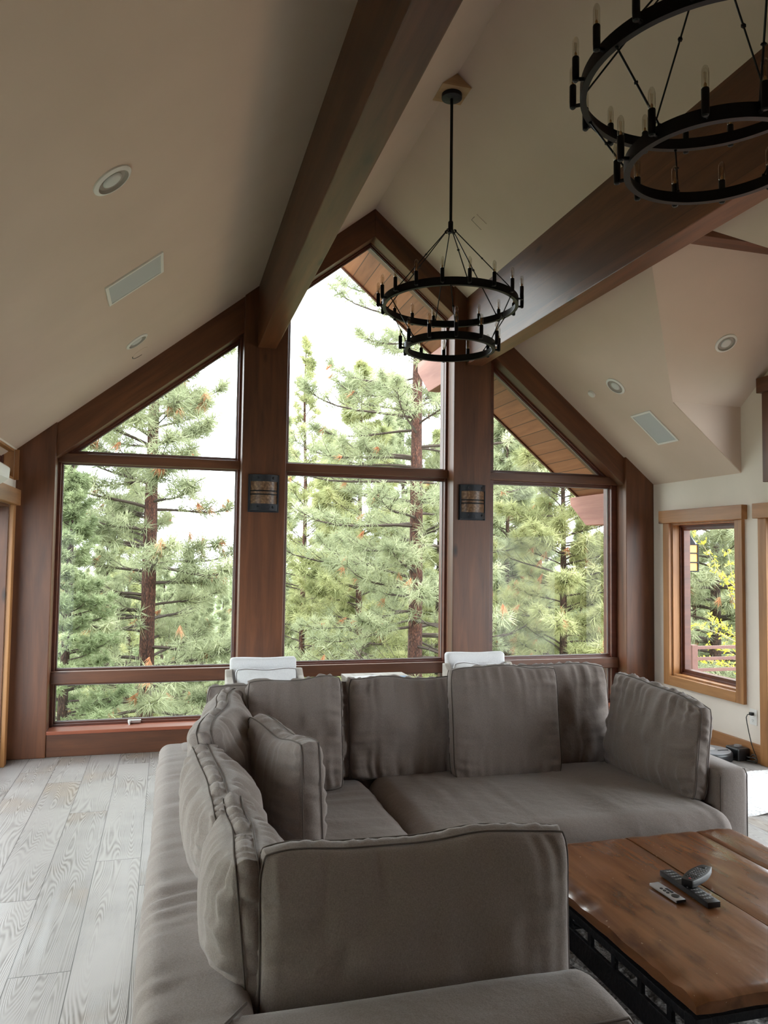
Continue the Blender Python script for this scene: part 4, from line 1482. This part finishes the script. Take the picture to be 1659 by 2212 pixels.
# mica wall sconces on the posts
def mica():
    m, nt, b = new_mat('amber_mica')
    tc = N(nt, "ShaderNodeTexCoord")
    no = N(nt, "ShaderNodeTexNoise")
    no.inputs["Scale"].default_value = 55
    no.inputs["Detail"].default_value = 6
    nt.links.new(tc.outputs["Object"], no.inputs["Vector"])
    rp = ramp(nt, [(0.35, srgb(84, 60, 44)), (0.55, srgb(116, 88, 66)), (0.72, srgb(150, 122, 96))])
    nt.links.new(no.outputs["Fac"], rp.inputs["Fac"])
    nt.links.new(rp.outputs["Color"], b.inputs["Base Color"])
    b.inputs["Roughness"].default_value = 0.3
    return m
M['mica'] = mica()
def sconce(x, zlo, zhi, label):
    root = empty('wall_sconce', (x, YF, zlo), label, 'wall lamp', 'mica wall sconces on the posts')
    w = 0.225
    MB().box(x - w / 2 - 0.012, x + w / 2 + 0.012, YF - 0.012, YF, zlo - 0.012, zhi + 0.004).build('backplate', M['iron'], root, bevel=0.003)
    def shell(z0, z1, off, th, ww):
        pts_o, pts_i = [], []
        for k in range(17):
            t = -1 + 2 * k / 16
            xx = x + t * ww / 2
            yy = YF - 0.012 - (0.075 * math.sqrt(max(0, 1 - 0.86 * t * t)) - 0.018) - off
            pts_o.append((xx, yy))
            pts_i.append((xx, yy + th))
        return MB().prism(pts_o + pts_i[::-1], 'z', z0, z1)
    H = zhi - zlo
    shell(zlo + 0.02, zhi - 0.02, 0.0, 0.005, w - 0.012).build('mica_shade', M['mica'], root, smooth='auto')
    for z0, z1 in ((zlo, zlo + 0.055), (zhi - 0.055, zhi)):
        b_ = shell(z0, z1, 0.006, 0.007, w).build('band', M['iron'], root, smooth='auto')
        for t in (-0.45, 0.62):
            xx = x + t * w / 2
            yy = YF - 0.018 - (0.075 * math.sqrt(1 - 0.86 * t * t) - 0.018)
            k = MB().lathe([(0.011, 0), (0.010, 0.004), (0.004, 0.009), (0.001, 0.010)], (0, 0, 0), 10)
            k.xform(frame_matrix((xx, yy + 0.001, (z0 + z1) / 2), (1, 0, 0), (0.25 * t, -1, 0)))
            k.build('stud', M['iron'], b_, smooth='auto')
    zm = (zlo + zhi) / 2
    for dz in (-0.014, 0.014):
        shell(zm + dz - 0.005, zm + dz + 0.005, 0.006, 0.006, w - 0.006).build('hoop', M['black'], root, smooth='auto')
    for s in (-1, 1):
        MB().box(x + s * w / 2 - 0.004, x + s * w / 2 + 0.004, YF - 0.030, YF, zlo - 0.006, zhi + 0.002).build('side_strap', M['iron'], root, bevel=0.002)
sconce(0.736, 1.885, 2.175, 'dark iron and mica sconce on the left timber post')
sconce(2.548, 1.865, 2.160, 'dark iron and mica sconce on the right timber post')

# ------------------------------------------------------------------ right wall: outlet, cord, robot vacuum
ol = MB().box(WR - 0.006, WR, 5.005, 5.080, 0.275, 0.395).build('wall_outlet', M['white'], None, bevel=0.002)
tag(ol, 'white duplex wall outlet under the side window', 'outlet')
for zz in (0.310, 0.360):
    f = MB().box(WR - 0.008, WR - 0.005, 5.026, 5.060, zz - 0.015, zz + 0.015).build('socket', M['white'], ol, bevel=0.002)
    k = MB()
    for dy in (-0.007, 0.007):
        k.box(WR - 0.0088, WR - 0.0078, 5.043 + dy - 0.001, 5.043 + dy + 0.001, zz - 0.002, zz + 0.007)
    k.box(WR - 0.0088, WR - 0.0078, 5.041, 5.045, zz - 0.011, zz - 0.007)
    k.build('slot', M['plastic_k'], f)
cord = MB().tube([(WR - 0.009, 5.043, 0.36), (WR - 0.032, 5.045, 0.36), (WR - 0.045, 5.058, 0.352), (WR - 0.05, 5.066, 0.33), (WR - 0.05, 5.058, 0.29), (WR - 0.045, 5.045, 0.22),
                  (WR - 0.04, 5.025, 0.14), (WR - 0.035, 5.005, 0.085), (WR - 0.034, 4.985, 0.055), (WR - 0.04, 4.965, 0.03), (WR - 0.05, 4.955, 0.022)] +
                 [(WR - 0.075 + 0.028 * math.cos(q), 4.985 + 0.035 * math.sin(q), 0.012 + 0.004 * q) for q in np.linspace(-0.6, 13, 44)] +
                 [(WR - 0.06, 5.03, 0.03), (WR - 0.06, 5.058, 0.04)],
                 0.0035, 6).build('power_cord', M['plastic_k'], None, smooth=True)
tag(cord, 'thin black cord plugged into the outlet and coiled on the floor', 'cord')
MB().box(WR - 0.034, WR - 0.008, 5.028, 5.058, 0.348, 0.372).build('plug', M['plastic_k'], cord, bevel=0.004)
dock = MB().box(WR - 0.135, WR - 0.022, 5.06, 5.20, 0.0, 0.095).build('charging_dock', M['plastic_k'], None, bevel=0.012)
tag(dock, 'black charging dock behind the robot vacuum at the baseboard', 'charging dock')
MB().lathe([(0.03, 0.094), (0.028, 0.108), (0.001, 0.11)], (WR - 0.075, 5.13, 0), 20).build('dock_top', M['plastic_g'], dock, smooth='auto')
vx, vy = WR - 0.316, 5.155
vac = MB().lathe([(0.150, 0.008), (0.166, 0.016), (0.168, 0.062), (0.162, 0.074), (0.155, 0.078)], (vx, vy, 0), 48).build('robot_vacuum', M['plastic_k'], None, smooth='auto')
tag(vac, 'round grey and black robot vacuum parked by the baseboard', 'robot vacuum')
MB().lathe([(0.154, 0.077), (0.152, 0.082), (0.10, 0.083), (0.001, 0.084)], (vx, vy, 0), 48).build('lid', M['plastic_g'], vac, smooth='auto')
MB().lathe([(0.060, 0.0835), (0.062, 0.087), (0.052, 0.089), (0.001, 0.089)], (vx - 0.01, vy + 0.02, 0), 32).build('turret', M['silver'], vac, smooth='auto')
MB().box(vx + 0.03, vx + 0.12, vy - 0.065, vy - 0.055, 0.083, 0.087).build('seam_strip', M['plastic_k'], vac)

# wall-mounted air conditioner at the left edge
ac = empty('air_conditioner', (WL, 4.4, 1.98), 'white wall-mounted air conditioner at the left edge below the clerestory', 'air conditioner')
pr = [(WL, 2.06), (WL + 0.15, 2.06), (WL + 0.195, 2.03), (WL + 0.19, 1.965), (WL + 0.14, 1.93), (WL, 1.925)]
mb = MB().prism([(p[0], p[1]) for p in pr], 'y', 4.2, 5.02)
mb.build('housing', M['white'], ac, bevel=0.012)
mb = MB()
for k in range(3):
    mb.box(WL + 0.05 + k * 0.04, WL + 0.065 + k * 0.04, 4.24, 4.98, 1.922, 1.932)
mb.build('louver', M['plastic_g'], ac)
# ------------------------------------------------------------------ outside: hillside and trees
def ray_at(u, v, y):
    d = _rr * ((u - 829.5) / FPX) - _uu * ((v - 1106) / FPX) + _f
    return EYE + d * ((y - EYE.y) / d.y)
def gz(y):
    return -3.0 - 9.5 * (1 - math.exp(-max(0.0, y - 6.5) / 26.0))
def bark(name, dark, mid, light):
    m, nt, b = new_mat(name)
    tc = N(nt, "ShaderNodeTexCoord")
    mp = N(nt, "ShaderNodeMapping")
    mp.inputs["Scale"].default_value = (16, 16, 3.2)
    nt.links.new(tc.outputs["Object"], mp.inputs["Vector"])
    vo = N(nt, "ShaderNodeTexVoronoi")
    vo.feature = 'DISTANCE_TO_EDGE'
    nt.links.new(mp.outputs["Vector"], vo.inputs["Vector"])
    no = N(nt, "ShaderNodeTexNoise")
    no.inputs["Scale"].default_value = 2.0
    no.inputs["Detail"].default_value = 6
    nt.links.new(mp.outputs["Vector"], no.inputs["Vector"])
    s = mth(nt, 'ADD', mth(nt, 'MULTIPLY', vo.outputs["Distance"], 0.9), mth(nt, 'MULTIPLY', no.outputs["Fac"], 0.6))
    rp = ramp(nt, [(0.25, dark), (0.48, mid), (0.75, light)])
    nt.links.new(s, rp.inputs["Fac"])
    nt.links.new(rp.outputs["Color"], b.inputs["Base Color"])
    b.inputs["Roughness"].default_value = 0.9
    bp = N(nt, "ShaderNodeBump")
    bp.inputs["Strength"].default_value = 0.8
    bp.inputs["Distance"].default_value = 0.03
    nt.links.new(s, bp.inputs["Height"])
    nt.links.new(bp.outputs["Normal"], b.inputs["Normal"])
    return m
def needle_mat(name, c0, c1, c2, trans=0.35, scale=2.2):
    m = bpy.data.materials.new(name)
    m.use_nodes = True
    nt = m.node_tree
    nt.nodes.clear()
    out = N(nt, "ShaderNodeOutputMaterial")
    tc = N(nt, "ShaderNodeTexCoord")
    no = N(nt, "ShaderNodeTexNoise")
    no.inputs["Scale"].default_value = scale
    no.inputs["Detail"].default_value = 6
    no.inputs["Roughness"].default_value = 0.7
    nt.links.new(tc.outputs["Object"], no.inputs["Vector"])
    rp = ramp(nt, [(0.34, c0), (0.5, c1), (0.66, c2)])
    nt.links.new(no.outputs["Fac"], rp.inputs["Fac"])
    df = N(nt, "ShaderNodeBsdfDiffuse")
    tr = N(nt, "ShaderNodeBsdfTranslucent")
    nt.links.new(rp.outputs["Color"], df.inputs["Color"])
    nt.links.new(rp.outputs["Color"], tr.inputs["Color"])
    mx = N(nt, "ShaderNodeMixShader")
    mx.inputs[0].default_value = trans
    nt.links.new(df.outputs[0], mx.inputs[1])
    nt.links.new(tr.outputs[0], mx.inputs[2])
    nt.links.new(mx.outputs[0], out.inputs[0])
    return m
M['bark_red'] = bark('red_pine_bark', srgb(42, 28, 24), srgb(92, 58, 46), srgb(146, 98, 80))
M['bark_dark'] = bark('dark_pine_bark', srgb(38, 28, 24), srgb(78, 56, 46), srgb(124, 92, 76))
M['twig'] = plain('grey_brown_twig', srgb(78, 66, 58), 0.9)
M['needle'] = needle_mat('pine_needles', srgb(128, 135, 104), srgb(168, 173, 138), srgb(200, 202, 166))
M['needle_y'] = needle_mat('yellow_green_needles', srgb(138, 143, 100), srgb(178, 180, 132), srgb(207, 204, 156))
M['needle_f'] = needle_mat('blue_green_fir_needles', srgb(122, 134, 98), srgb(160, 170, 130), srgb(194, 200, 162))
M['needle_d'] = needle_mat('dead_orange_needles', srgb(168, 112, 80), srgb(198, 142, 106), srgb(214, 168, 134))
M['ground'] = rug_mat('forest_floor', srgb(92, 102, 82), srgb(132, 140, 114), 0.5)

xs = np.linspace(-260, 330, 60)
ys = np.concatenate([np.linspace(-12, 40, 40), np.linspace(45, 480, 40)])
X, Y = np.meshgrid(xs, ys, indexing='ij')
Z = np.vectorize(gz)(Y) + 0.5 * vnoise2(X / 9, Y / 9, 77) * np.clip((Y - 7) / 20, 0, 1)
Z += np.clip((Y - 150) / 330, 0, 1) ** 2 * 3 * (1 + 0.4 * vnoise(X / 60, 78))
idx = np.arange(X.size).reshape(X.shape)
struct(np_mesh('hillside', np.stack([X, Y, Z], -1).reshape(-1, 3),
               np.stack([idx[:-1, :-1].ravel(), idx[1:, :-1].ravel(), idx[1:, 1:].ravel(), idx[:-1, 1:].ravel()], 1), M['ground']),
       'wooded hillside falling away below the house')


def np_tubes(P, R, seg):
    """P (B,K,3) polylines, R (B,K) radii -> V, F (quads)."""
    B, K, _ = P.shape
    T_ = np.gradient(P, axis=1)
    T_ /= np.maximum(np.linalg.norm(T_, axis=2, keepdims=True), 1e-9)
    up = np.zeros_like(T_)
    up[..., 2] = 1.0
    up = np.where(np.abs(T_[..., 2:3]) > 0.95, np.array([1.0, 0, 0]), up)
    A = np.cross(T_, up)
    A /= np.maximum(np.linalg.norm(A, axis=2, keepdims=True), 1e-9)
    Bv = np.cross(T_, A)
    q = np.linspace(0, 2 * PI, seg, endpoint=False)
    V = P[:, :, None, :] + R[:, :, None, None] * (A[:, :, None, :] * np.cos(q)[None, None, :, None] + Bv[:, :, None, :] * np.sin(q)[None, None, :, None])
    id_ = np.arange(B * K * seg).reshape(B, K, seg)
    a = id_[:, :-1, :]
    b_ = id_[:, 1:, :]
    F = np.stack([a, np.roll(a, -1, 2), np.roll(b_, -1, 2), b_], -1).reshape(-1, 4)
    return V.reshape(-1, 3), F


def needles(P, D, n, ln, wd, rs, spread=1.5, lo=0.15):
    """Bursts of n needles at points P with axes D -> V, F (triangles)."""
    T_ = len(P)
    D = D / np.maximum(np.linalg.norm(D, axis=1, keepdims=True), 1e-9)
    a = np.cross(D, rs.normal(size=(T_, 3)))
    a /= np.maximum(np.linalg.norm(a, axis=1, keepdims=True), 1e-9)
    b_ = np.cross(D, a)
    th = lo + (spread - lo) * np.sqrt(rs.uniform(0, 1, (T_, n)))
    ph = rs.uniform(0, 2 * PI, (T_, n))
    d = (D[:, None] * np.cos(th)[..., None] + (a[:, None] * np.cos(ph)[..., None] + b_[:, None] * np.sin(ph)[..., None]) * np.sin(th)[..., None])
    L = ln * rs.uniform(0.7, 1.1, (T_, n))[..., None]
    back = rs.uniform(0.0, 0.55, (T_, n))[..., None] * ln
    p0 = P[:, None] - D[:, None] * back
    tip = p0 + d * L
    tip[..., 2] -= 0.10 * L[..., 0]
    sd = np.cross(d, rs.normal(size=(T_, n, 3)))
    sd /= np.maximum(np.linalg.norm(sd, axis=2, keepdims=True), 1e-9)
    m1 = p0 + d * L * 0.35
    V = np.stack([p0 * 0.4 + m1 * 0.6 - sd * wd, p0 * 0.4 + m1 * 0.6 + sd * wd, tip], 2).reshape(-1, 3)
    V2 = np.stack([p0 * 0.4 + m1 * 0.6 + sd * wd, p0 * 0.4 + m1 * 0.6 - sd * wd, p0], 2).reshape(-1, 3)
    V = np.concatenate([V, V2])
    return V, np.arange(len(V)).reshape(-1, 3)


def make_tree(name, label, group, seed, H, r0, crown0, spread, whorls, per, tw, n_needle, ln, wd, mat='needle', bark_='bark_red', dead=0.03,
              bare=0.15, upper_pitch=0.6, low_pitch=-0.15, shape=0.75, sub=True, spr=1.5, seg=10, twist=0.25):
    """Conifer standing at the origin. Parts: trunk, branches, foliage, dead needles."""
    rs = np.random.RandomState(seed)
    root = empty(name, (0, 0, 0), label, 'tree', group)
    zz = np.linspace(0, H, 26)
    cx_ = 0.05 * vnoise(zz / 3.0, seed) * (zz / H)
    cy_ = 0.05 * vnoise(zz / 3.0, seed + 1) * (zz / H)
    rad = r0 * (1 - zz / H) ** 0.75 + 0.008
    rad = rad * (1 + 0.05 * vnoise(zz * 2, seed + 2))
    V, F = np_tubes(np.stack([cx_, cy_, zz], -1)[None], rad[None], seg)
    np_mesh('trunk', V, F, M[bark_], root)
    # main branches
    nb = whorls * per
    t = np.repeat((np.arange(whorls) + 0.5) / whorls, per) + rs.uniform(-0.5, 0.5, nb) / whorls
    t = np.clip(t, 0, 0.995)
    hz = H * (crown0 + (1 - crown0) * t)
    az = rs.uniform(0, 2 * PI, nb)
    L = spread * np.clip(1.02 - t, 0.03, 1) ** shape * rs.uniform(0.65, 1.1, nb)
    L *= np.where(t < 0.12, rs.uniform(0.5, 1.0, nb), 1)
    pit = low_pitch + (upper_pitch - low_pitch) * t + rs.normal(0, 0.12, nb)
    K = 7
    s = np.linspace(0, 1, K)
    az2 = az[:, None] + twist * rs.normal(0, 1, nb)[:, None] * s[None]
    pp = pit[:, None] + (-0.25 * np.sin(s * PI * 0.8) + 0.85 * s ** 2)[None]
    stp = (L / (K - 1))[:, None]
    dx = np.cumsum(stp * np.cos(pp) * np.cos(az2), 1)
    dy = np.cumsum(stp * np.cos(pp) * np.sin(az2), 1)
    dz = np.cumsum(stp * np.sin(pp), 1)
    z0 = np.zeros((nb, 1))
    P = np.stack([np.concatenate([z0, dx[:, :-1]], 1), np.concatenate([z0, dy[:, :-1]], 1), np.concatenate([z0, dz[:, :-1]], 1) + hz[:, None]], -1)
    br = (0.055 * r0 / 0.13 * (L / spread) ** 0.9)[:, None] * 0.42 * (1 - s)[None] ** 0.8 + 0.004
    BV, BF = np_tubes(P, br, 4)
    VV, FF = [BV], [BF]
    isbare = (t < bare) & (rs.uniform(0, 1, nb) < 0.65)
    # twigs
    m = tw
    bi = np.repeat(np.arange(nb), m)
    si = np.clip(0.16 + 0.84 * rs.uniform(0, 1, nb * m) ** 0.75, 0, 0.999)
    f = si * (K - 1)
    i0 = f.astype(int)
    fr = (f - i0)[:, None]
    base = P[bi, i0] * (1 - fr) + P[bi, np.minimum(i0 + 1, K - 1)] * fr
    tan = P[bi, np.minimum(i0 + 1, K - 1)] - P[bi, i0]
    tan /= np.maximum(np.linalg.norm(tan, axis=1, keepdims=True), 1e-9)
    side = np.cross(tan, np.array([0, 0, 1.0]))
    side /= np.maximum(np.linalg.norm(side, axis=1, keepdims=True), 1e-9)
    sg = np.where(rs.uniform(0, 1, len(bi)) < 0.5, -1, 1)[:, None]
    d = tan * 0.75 + side * sg * rs.uniform(0.2, 1.0, (len(bi), 1)) + np.array([0, 0, 1.0]) * rs.uniform(-0.15, 0.6, (len(bi), 1))
    d /= np.linalg.norm(d, axis=1, keepdims=True)
    tl = (0.10 + 0.30 * L[bi] * (1.15 - si))[:, None] * rs.uniform(0.5, 1.1, (len(bi), 1))
    mid = base + d * tl * 0.5 + np.array([0, 0, -0.03]) * tl
    tip = base + d * tl + np.array([0, 0, 0.10]) * tl
    TP = np.stack([base, mid, tip], 1)
    if sub:
        tv, tf = np_tubes(TP, np.tile(np.array([[0.006, 0.005, 0.003]]), (len(bi), 1)), 3)
        VV.append(tv)
        FF.append(tf + len(BV))
    np_mesh('branches', np.concatenate(VV), np.concatenate(FF), M['twig' if bark_ != 'bark_red' else 'twig'], root, smooth=False)
    live = ~isbare[bi]
    tips = np.concatenate([tip[live], P[~isbare, -1], (tip * 0.45 + base * 0.55)[live][::2], np.array([[cx_[-1], cy_[-1], H]])])
    axd = np.concatenate([d[live] + np.array([0, 0, 0.35]), P[~isbare, -1] - P[~isbare, -2], d[live][::2] + np.array([0, 0, 0.2]), np.array([[0, 0, 1.0]])])
    dd = rs.uniform(0, 1, len(tips)) < dead * np.clip(2.0 - 2.2 * (tips[:, 2] - H * crown0) / (H * (1 - crown0)), 0.15, 2)
    V, F = needles(tips[~dd], axd[~dd], n_needle, ln, wd, rs, spr)
    np_mesh('foliage', V, F, M[mat], root, smooth=False)
    if dd.any() and dead > 0:
        V, F = needles(tips[dd], -np.abs(axd[dd]) * np.array([0.3, 0.3, 1.0]) + axd[dd] * np.array([0.5, 0.5, 0]), n_needle, ln * 0.85, wd, rs, 0.6, 0.05)
        np_mesh('dead_needles', V, F, M['needle_d'], root, smooth=False)
    return root
def stand(root, u, y, rz=0.0, sc=1.0, vref=1400):
    p = ray_at(u, vref, y)
    root.matrix_world = Matrix.Translation((p.x, p.y, gz(y))) @ Matrix.Rotation(rz, 4, 'Z') @ Matrix.Scale(sc, 4)
def ztop(u, v, y):
    return ray_at(u, v, y).z
GT = 'near pines outside the windows'
def near(label, seed, u, y, vtop, r0, spread, **k):
    H = ztop(u, vtop, y) - gz(y)
    a = dict(crown0=0.16, whorls=44, per=4, tw=24, n_needle=24, ln=0.21, wd=0.0058, shape=0.45)
    a.update(k)
    t = make_tree('pine_tree', label, GT, seed, H, r0, spread=spread, **a)
    stand(t, u, y, 0.0)
    return t
n1 = near('red-barked pine with orange dead tufts in the left window', 11, 318, 12.0, 200, 0.150, 1.9, dead=0.035, bare=0.2)
n2 = near('thick red-barked pine beside the right sconce post in the middle window', 12, 896, 13.0, 150, 0.165, 2.8, dead=0.02, whorls=42, bare=0.22)
n3 = near('slender young pine with its top showing beside the left sconce post', 13, 652, 18.5, 735, 0.095, 1.6, mat='needle_y', whorls=50, per=4, tw=5, shape=0.8, upper_pitch=0.95, n_needle=16, wd=0.0070, dead=0.003, ln=0.18, spr=1.2)
n4 = near('bushy pine between the two trunks of the middle window', 14, 772, 17.0, 800, 0.12, 2.4, mat='needle_y', whorls=40, wd=0.0075, dead=0.008, shape=0.7)
n5 = near('pine with a bare dark trunk in the right window', 15, 1215, 13.0, 850, 0.105, 2.0, dead=0.05, mat='needle_y', bark_='bark_dark')
n6 = near('pine at the left side of the right window behind the bare-trunked one', 16, 1092, 18.0, 905, 0.11, 2.0, dead=0.02, bark_='bark_dark', wd=0.007, n_needle=28)
n7 = near('pine trunk in the middle of the side window', 17, 1545, 12.5, 700, 0.15, 1.9, dead=0.01, bark_='bark_dark')
fir = make_tree('fir_tree', 'dense blue-green fir at the left edge of the left window', None, 21, ztop(150, 960, 9.8) - gz(9.8), 0.09, 0.06, 1.25, 34, 7, 16, 22, 0.085, 0.0055,
                mat='needle_f', bark_='bark_dark', dead=0.0, bare=0.0, upper_pitch=0.5, low_pitch=-0.25, shape=0.85, sub=False, spr=1.2)
stand(fir, 140, 9.8)
# fillers: copies of three kinds, each turned and scaled
GF = 'crowd of pines behind the nearer trunks'
LF = 'green pine in the crowd behind the nearer trunks'
kinds = []
for i, (sd, mt, sp) in enumerate(((31, 'needle', 2.2), (32, 'needle_y', 2.0), (33, 'needle', 1.8))):
    kinds.append(make_tree('pine_tree', LF, GF, sd, 15.0, 0.15, 0.12, sp * 1.1, 42, 4, 12, 20, 0.28, 0.012, mat=mt, bark_='bark_dark', dead=0.004, sub=False, seg=7))
spots = [(225, 21, 1120), (275, 25, 1030), (400, 24, 1190), (440, 30, 1250), (120, 17, 1060), (560, 20, 960), (605, 25, 900), (705, 23, 930), (830, 22, 900), (865, 27, 860),
         (945, 21, 930), (1000, 24, 900), (1060, 23, 960), (1140, 24, 985), (1180, 22, 1010), (1255, 23, 1120), (1320, 26, 1190), (1360, 22, 1100), (1500, 17, 1050), (1600, 16, 980),
         (1440, 21, 1010), (1670, 18, 900), (740, 30, 1000), (480, 36, 1260), (350, 33, 1180), (1290, 34, 1230), (30, 20, 1000), (-80, 16, 900), (1570, 26, 1060), (910, 33, 1040)]
rnd = random.Random(5)
used = set()
for i, (u, y, v) in enumerate(spots):
    k = i % 3
    o = kinds[k] if k not in used else copy_tree(kinds[k])
    used.add(k)
    stand(o, u, y, rnd.uniform(0, 6.28), (ztop(u, v, y) - gz(y)) / 15.0)
for i, (px_, py_, h_) in enumerate(((-6.0, 1.5, 12), (-7.5, 5.0, 14), (-5.6, 8.5, 11), (-10, 3.0, 15), (-8.5, -1.0, 13), (-11, 7.5, 14))):  # added unseen pines, screening sky light from the left door
    o = copy_tree(kinds[i % 3])
    o.matrix_world = Matrix.Translation((px_, py_, -3.4)) @ Matrix.Rotation(i * 1.3, 4, 'Z') @ Matrix.Scale(h_ / 15.0, 4)
    o["label"] = 'unseen pine added beside the house to block sky light at the left door'
    o["group"] = 'unseen light-blocking pines beside the house'
# far trees down the valley
GV = 'far trees down the valley'
LV = 'small distant conifer far down the valley'
far = [make_tree('distant_conifer', LV, GV, 41 + i, 12.0, 0.16, 0.08, 2.1, 18, 5, 5, 12, 0.55, 0.045, mat=mt, bark_='bark_dark', dead=0.0, bare=0.0, sub=False, seg=5, upper_pitch=0.4, shape=0.9)
       for i, mt in enumerate(('needle', 'needle_f'))]
fu = set()
for i in range(130):
    u = -60 + 1800 * ((i * 0.6180339) % 1.0)
    y = 42 + 110 * rnd.random() ** 1.3
    v = rnd.uniform(1218, 1285)
    k = i % 2
    o = far[k] if k not in fu else copy_tree(far[k])
    fu.add(k)
    h = max(6.0, ztop(u, v, y) - gz(y))
    stand(o, u, y, rnd.uniform(0, 6.28), h / 12.0, vref=1300)

# ------------------------------------------------------------------ deck outside the side window
deck = struct(MB().box(4.60, 11.5, 3.0, 8.35, -0.42, -0.34).build('floor_deck', M['redwood']), 'wooden deck outside the right wall')
rl = empty('deck_railing', (7.0, 8.2, -0.34), 'brown deck railing with four horizontal rails outside the side window', 'railing')
M['rail'] = plain('brown_rail', srgb(94, 66, 58), 0.6, noise_amt=0.15)
pL = ray_at(1497, 1400, 8.2)
for x in (pL.x, pL.x + 1.7, pL.x + 3.4):
    MB().box(x - 0.04, x + 0.04, 8.16, 8.24, -0.34, ray_at(1540, 1397, 8.2).z + 0.03).build('post', M['rail'], rl, bevel=0.004)
for v in (1398, 1422, 1446, 1471):
    z = ray_at(1540, v, 8.2).z
    MB().box(pL.x, pL.x + 3.4, 8.18, 8.22, z - 0.02, z + 0.018).build('rail', M['rail'], rl, bevel=0.003)
# yellow-leaved shrub
M['leaf_y'] = needle_mat('yellow_leaves', srgb(176, 172, 52), srgb(206, 200, 76), srgb(220, 214, 120), 0.4, 8)
M['stem'] = plain('pale_stem', srgb(150, 140, 116), 0.8)
sh = empty('shrub', (ray_at(1600, 1500, 8.7).x, 8.7, -1.0), 'leggy shrub with sparse yellow-green leaves beyond the deck railing', 'shrub')
mb = MB()
lv, lf = [], []
rs = np.random.RandomState(9)
stems = [((1640, 1560), (1600, 1330), (1560, 1240), (1500, 1150)), ((1650, 1500), (1600, 1390), (1545, 1365), (1500, 1350)), ((1660, 1560), (1625, 1400), (1590, 1290), (1572, 1190)),
         ((1640, 1480), (1590, 1375), (1560, 1350), (1535, 1338)), ((1640, 1600), (1590, 1440), (1550, 1430), (1510, 1424)), ((1670, 1500), (1630, 1300), (1580, 1262), (1530, 1222)),
         ((1650, 1520), (1610, 1430), (1570, 1405), (1535, 1395))]
for si, st_ in enumerate(stems):
    c = [Vector(ray_at(u, v, 8.7 + 0.12 * math.sin(si * 2.1 + k))) for k, (u, v) in enumerate(st_)]
    pts = []
    for k in range(13):
        t = k / 12 * 3
        i = min(int(t), 2)
        pts.append(c[i].lerp(c[i + 1], t - i))
    for k in range(1, 12):
        pts[k] = pts[k] * 0.5 + (pts[k - 1] + pts[k + 1]) * 0.25
    mb.tube(pts, [0.010 - 0.0006 * k for k in range(13)], 5)
    for k in range(3, 13):
        for j in range(5):
            p = np.array(pts[k]) + rs.normal(0, 0.028, 3)
            for _ in range(3):
                a = rs.normal(size=3)
                a /= np.linalg.norm(a)
                b_ = np.cross(a, rs.normal(size=3))
                b_ /= np.linalg.norm(b_)
                s_ = rs.uniform(0.014, 0.028)
                o = len(lv)
                lv += [p, p + a * s_ + b_ * s_ * 0.45, p + a * s_ * 2, p + a * s_ - b_ * s_ * 0.45]
                lf.append((o, o + 1, o + 2, o + 3))
mb.build('stems', M['stem'], sh, smooth=True)
np_mesh('foliage', np.array(lv), np.array(lf), M['leaf_y'], sh, smooth=False)
# porch lantern hanging outside the side window
lp = ray_at(1491, 1205, 6.5)
ln_ = empty('porch_lantern', (lp.x, lp.y, lp.z - 0.13), 'black lantern with amber panes hanging outside the side window', 'lantern')
M['amber'] = plain('amber_glass', srgb(206, 150, 70), 0.3)
mb = MB()
for sx in (-1, 1):
    for sy in (-1, 1):
        mb.box(lp.x + sx * 0.05 - 0.006, lp.x + sx * 0.05 + 0.006, lp.y + sy * 0.05 - 0.006, lp.y + sy * 0.05 + 0.006, lp.z - 0.13, lp.z + 0.13)
for z in (-0.13, -0.045, 0.045, 0.13):
    mb.ring([(lp.x - 0.045, lp.y - 0.045), (lp.x + 0.045, lp.y - 0.045), (lp.x + 0.045, lp.y + 0.045), (lp.x - 0.045, lp.y + 0.045)],
            [(lp.x - 0.057, lp.y - 0.057), (lp.x + 0.057, lp.y - 0.057), (lp.x + 0.057, lp.y + 0.057), (lp.x - 0.057, lp.y + 0.057)], 'z', lp.z + z - 0.006, lp.z + z + 0.006)
mb.build('frame', M['black'], ln_)
MB().box(lp.x - 0.046, lp.x + 0.046, lp.y - 0.046, lp.y + 0.046, lp.z - 0.125, lp.z + 0.125).build('pane', M['amber'], ln_)
MB().lathe([(0.085, 0.13), (0.03, 0.19), (0.008, 0.21)], (lp.x, lp.y, lp.z), 4).build('cap', M['black'], ln_)
MB().tube([(lp.x, lp.y, lp.z + 0.20), (lp.x - 0.02, lp.y, lp.z + 0.26), (4.64, lp.y, lp.z + 0.27), (4.555, lp.y, lp.z + 0.22)], 0.010, 8).build('bracket', M['black'], ln_, smooth=True)
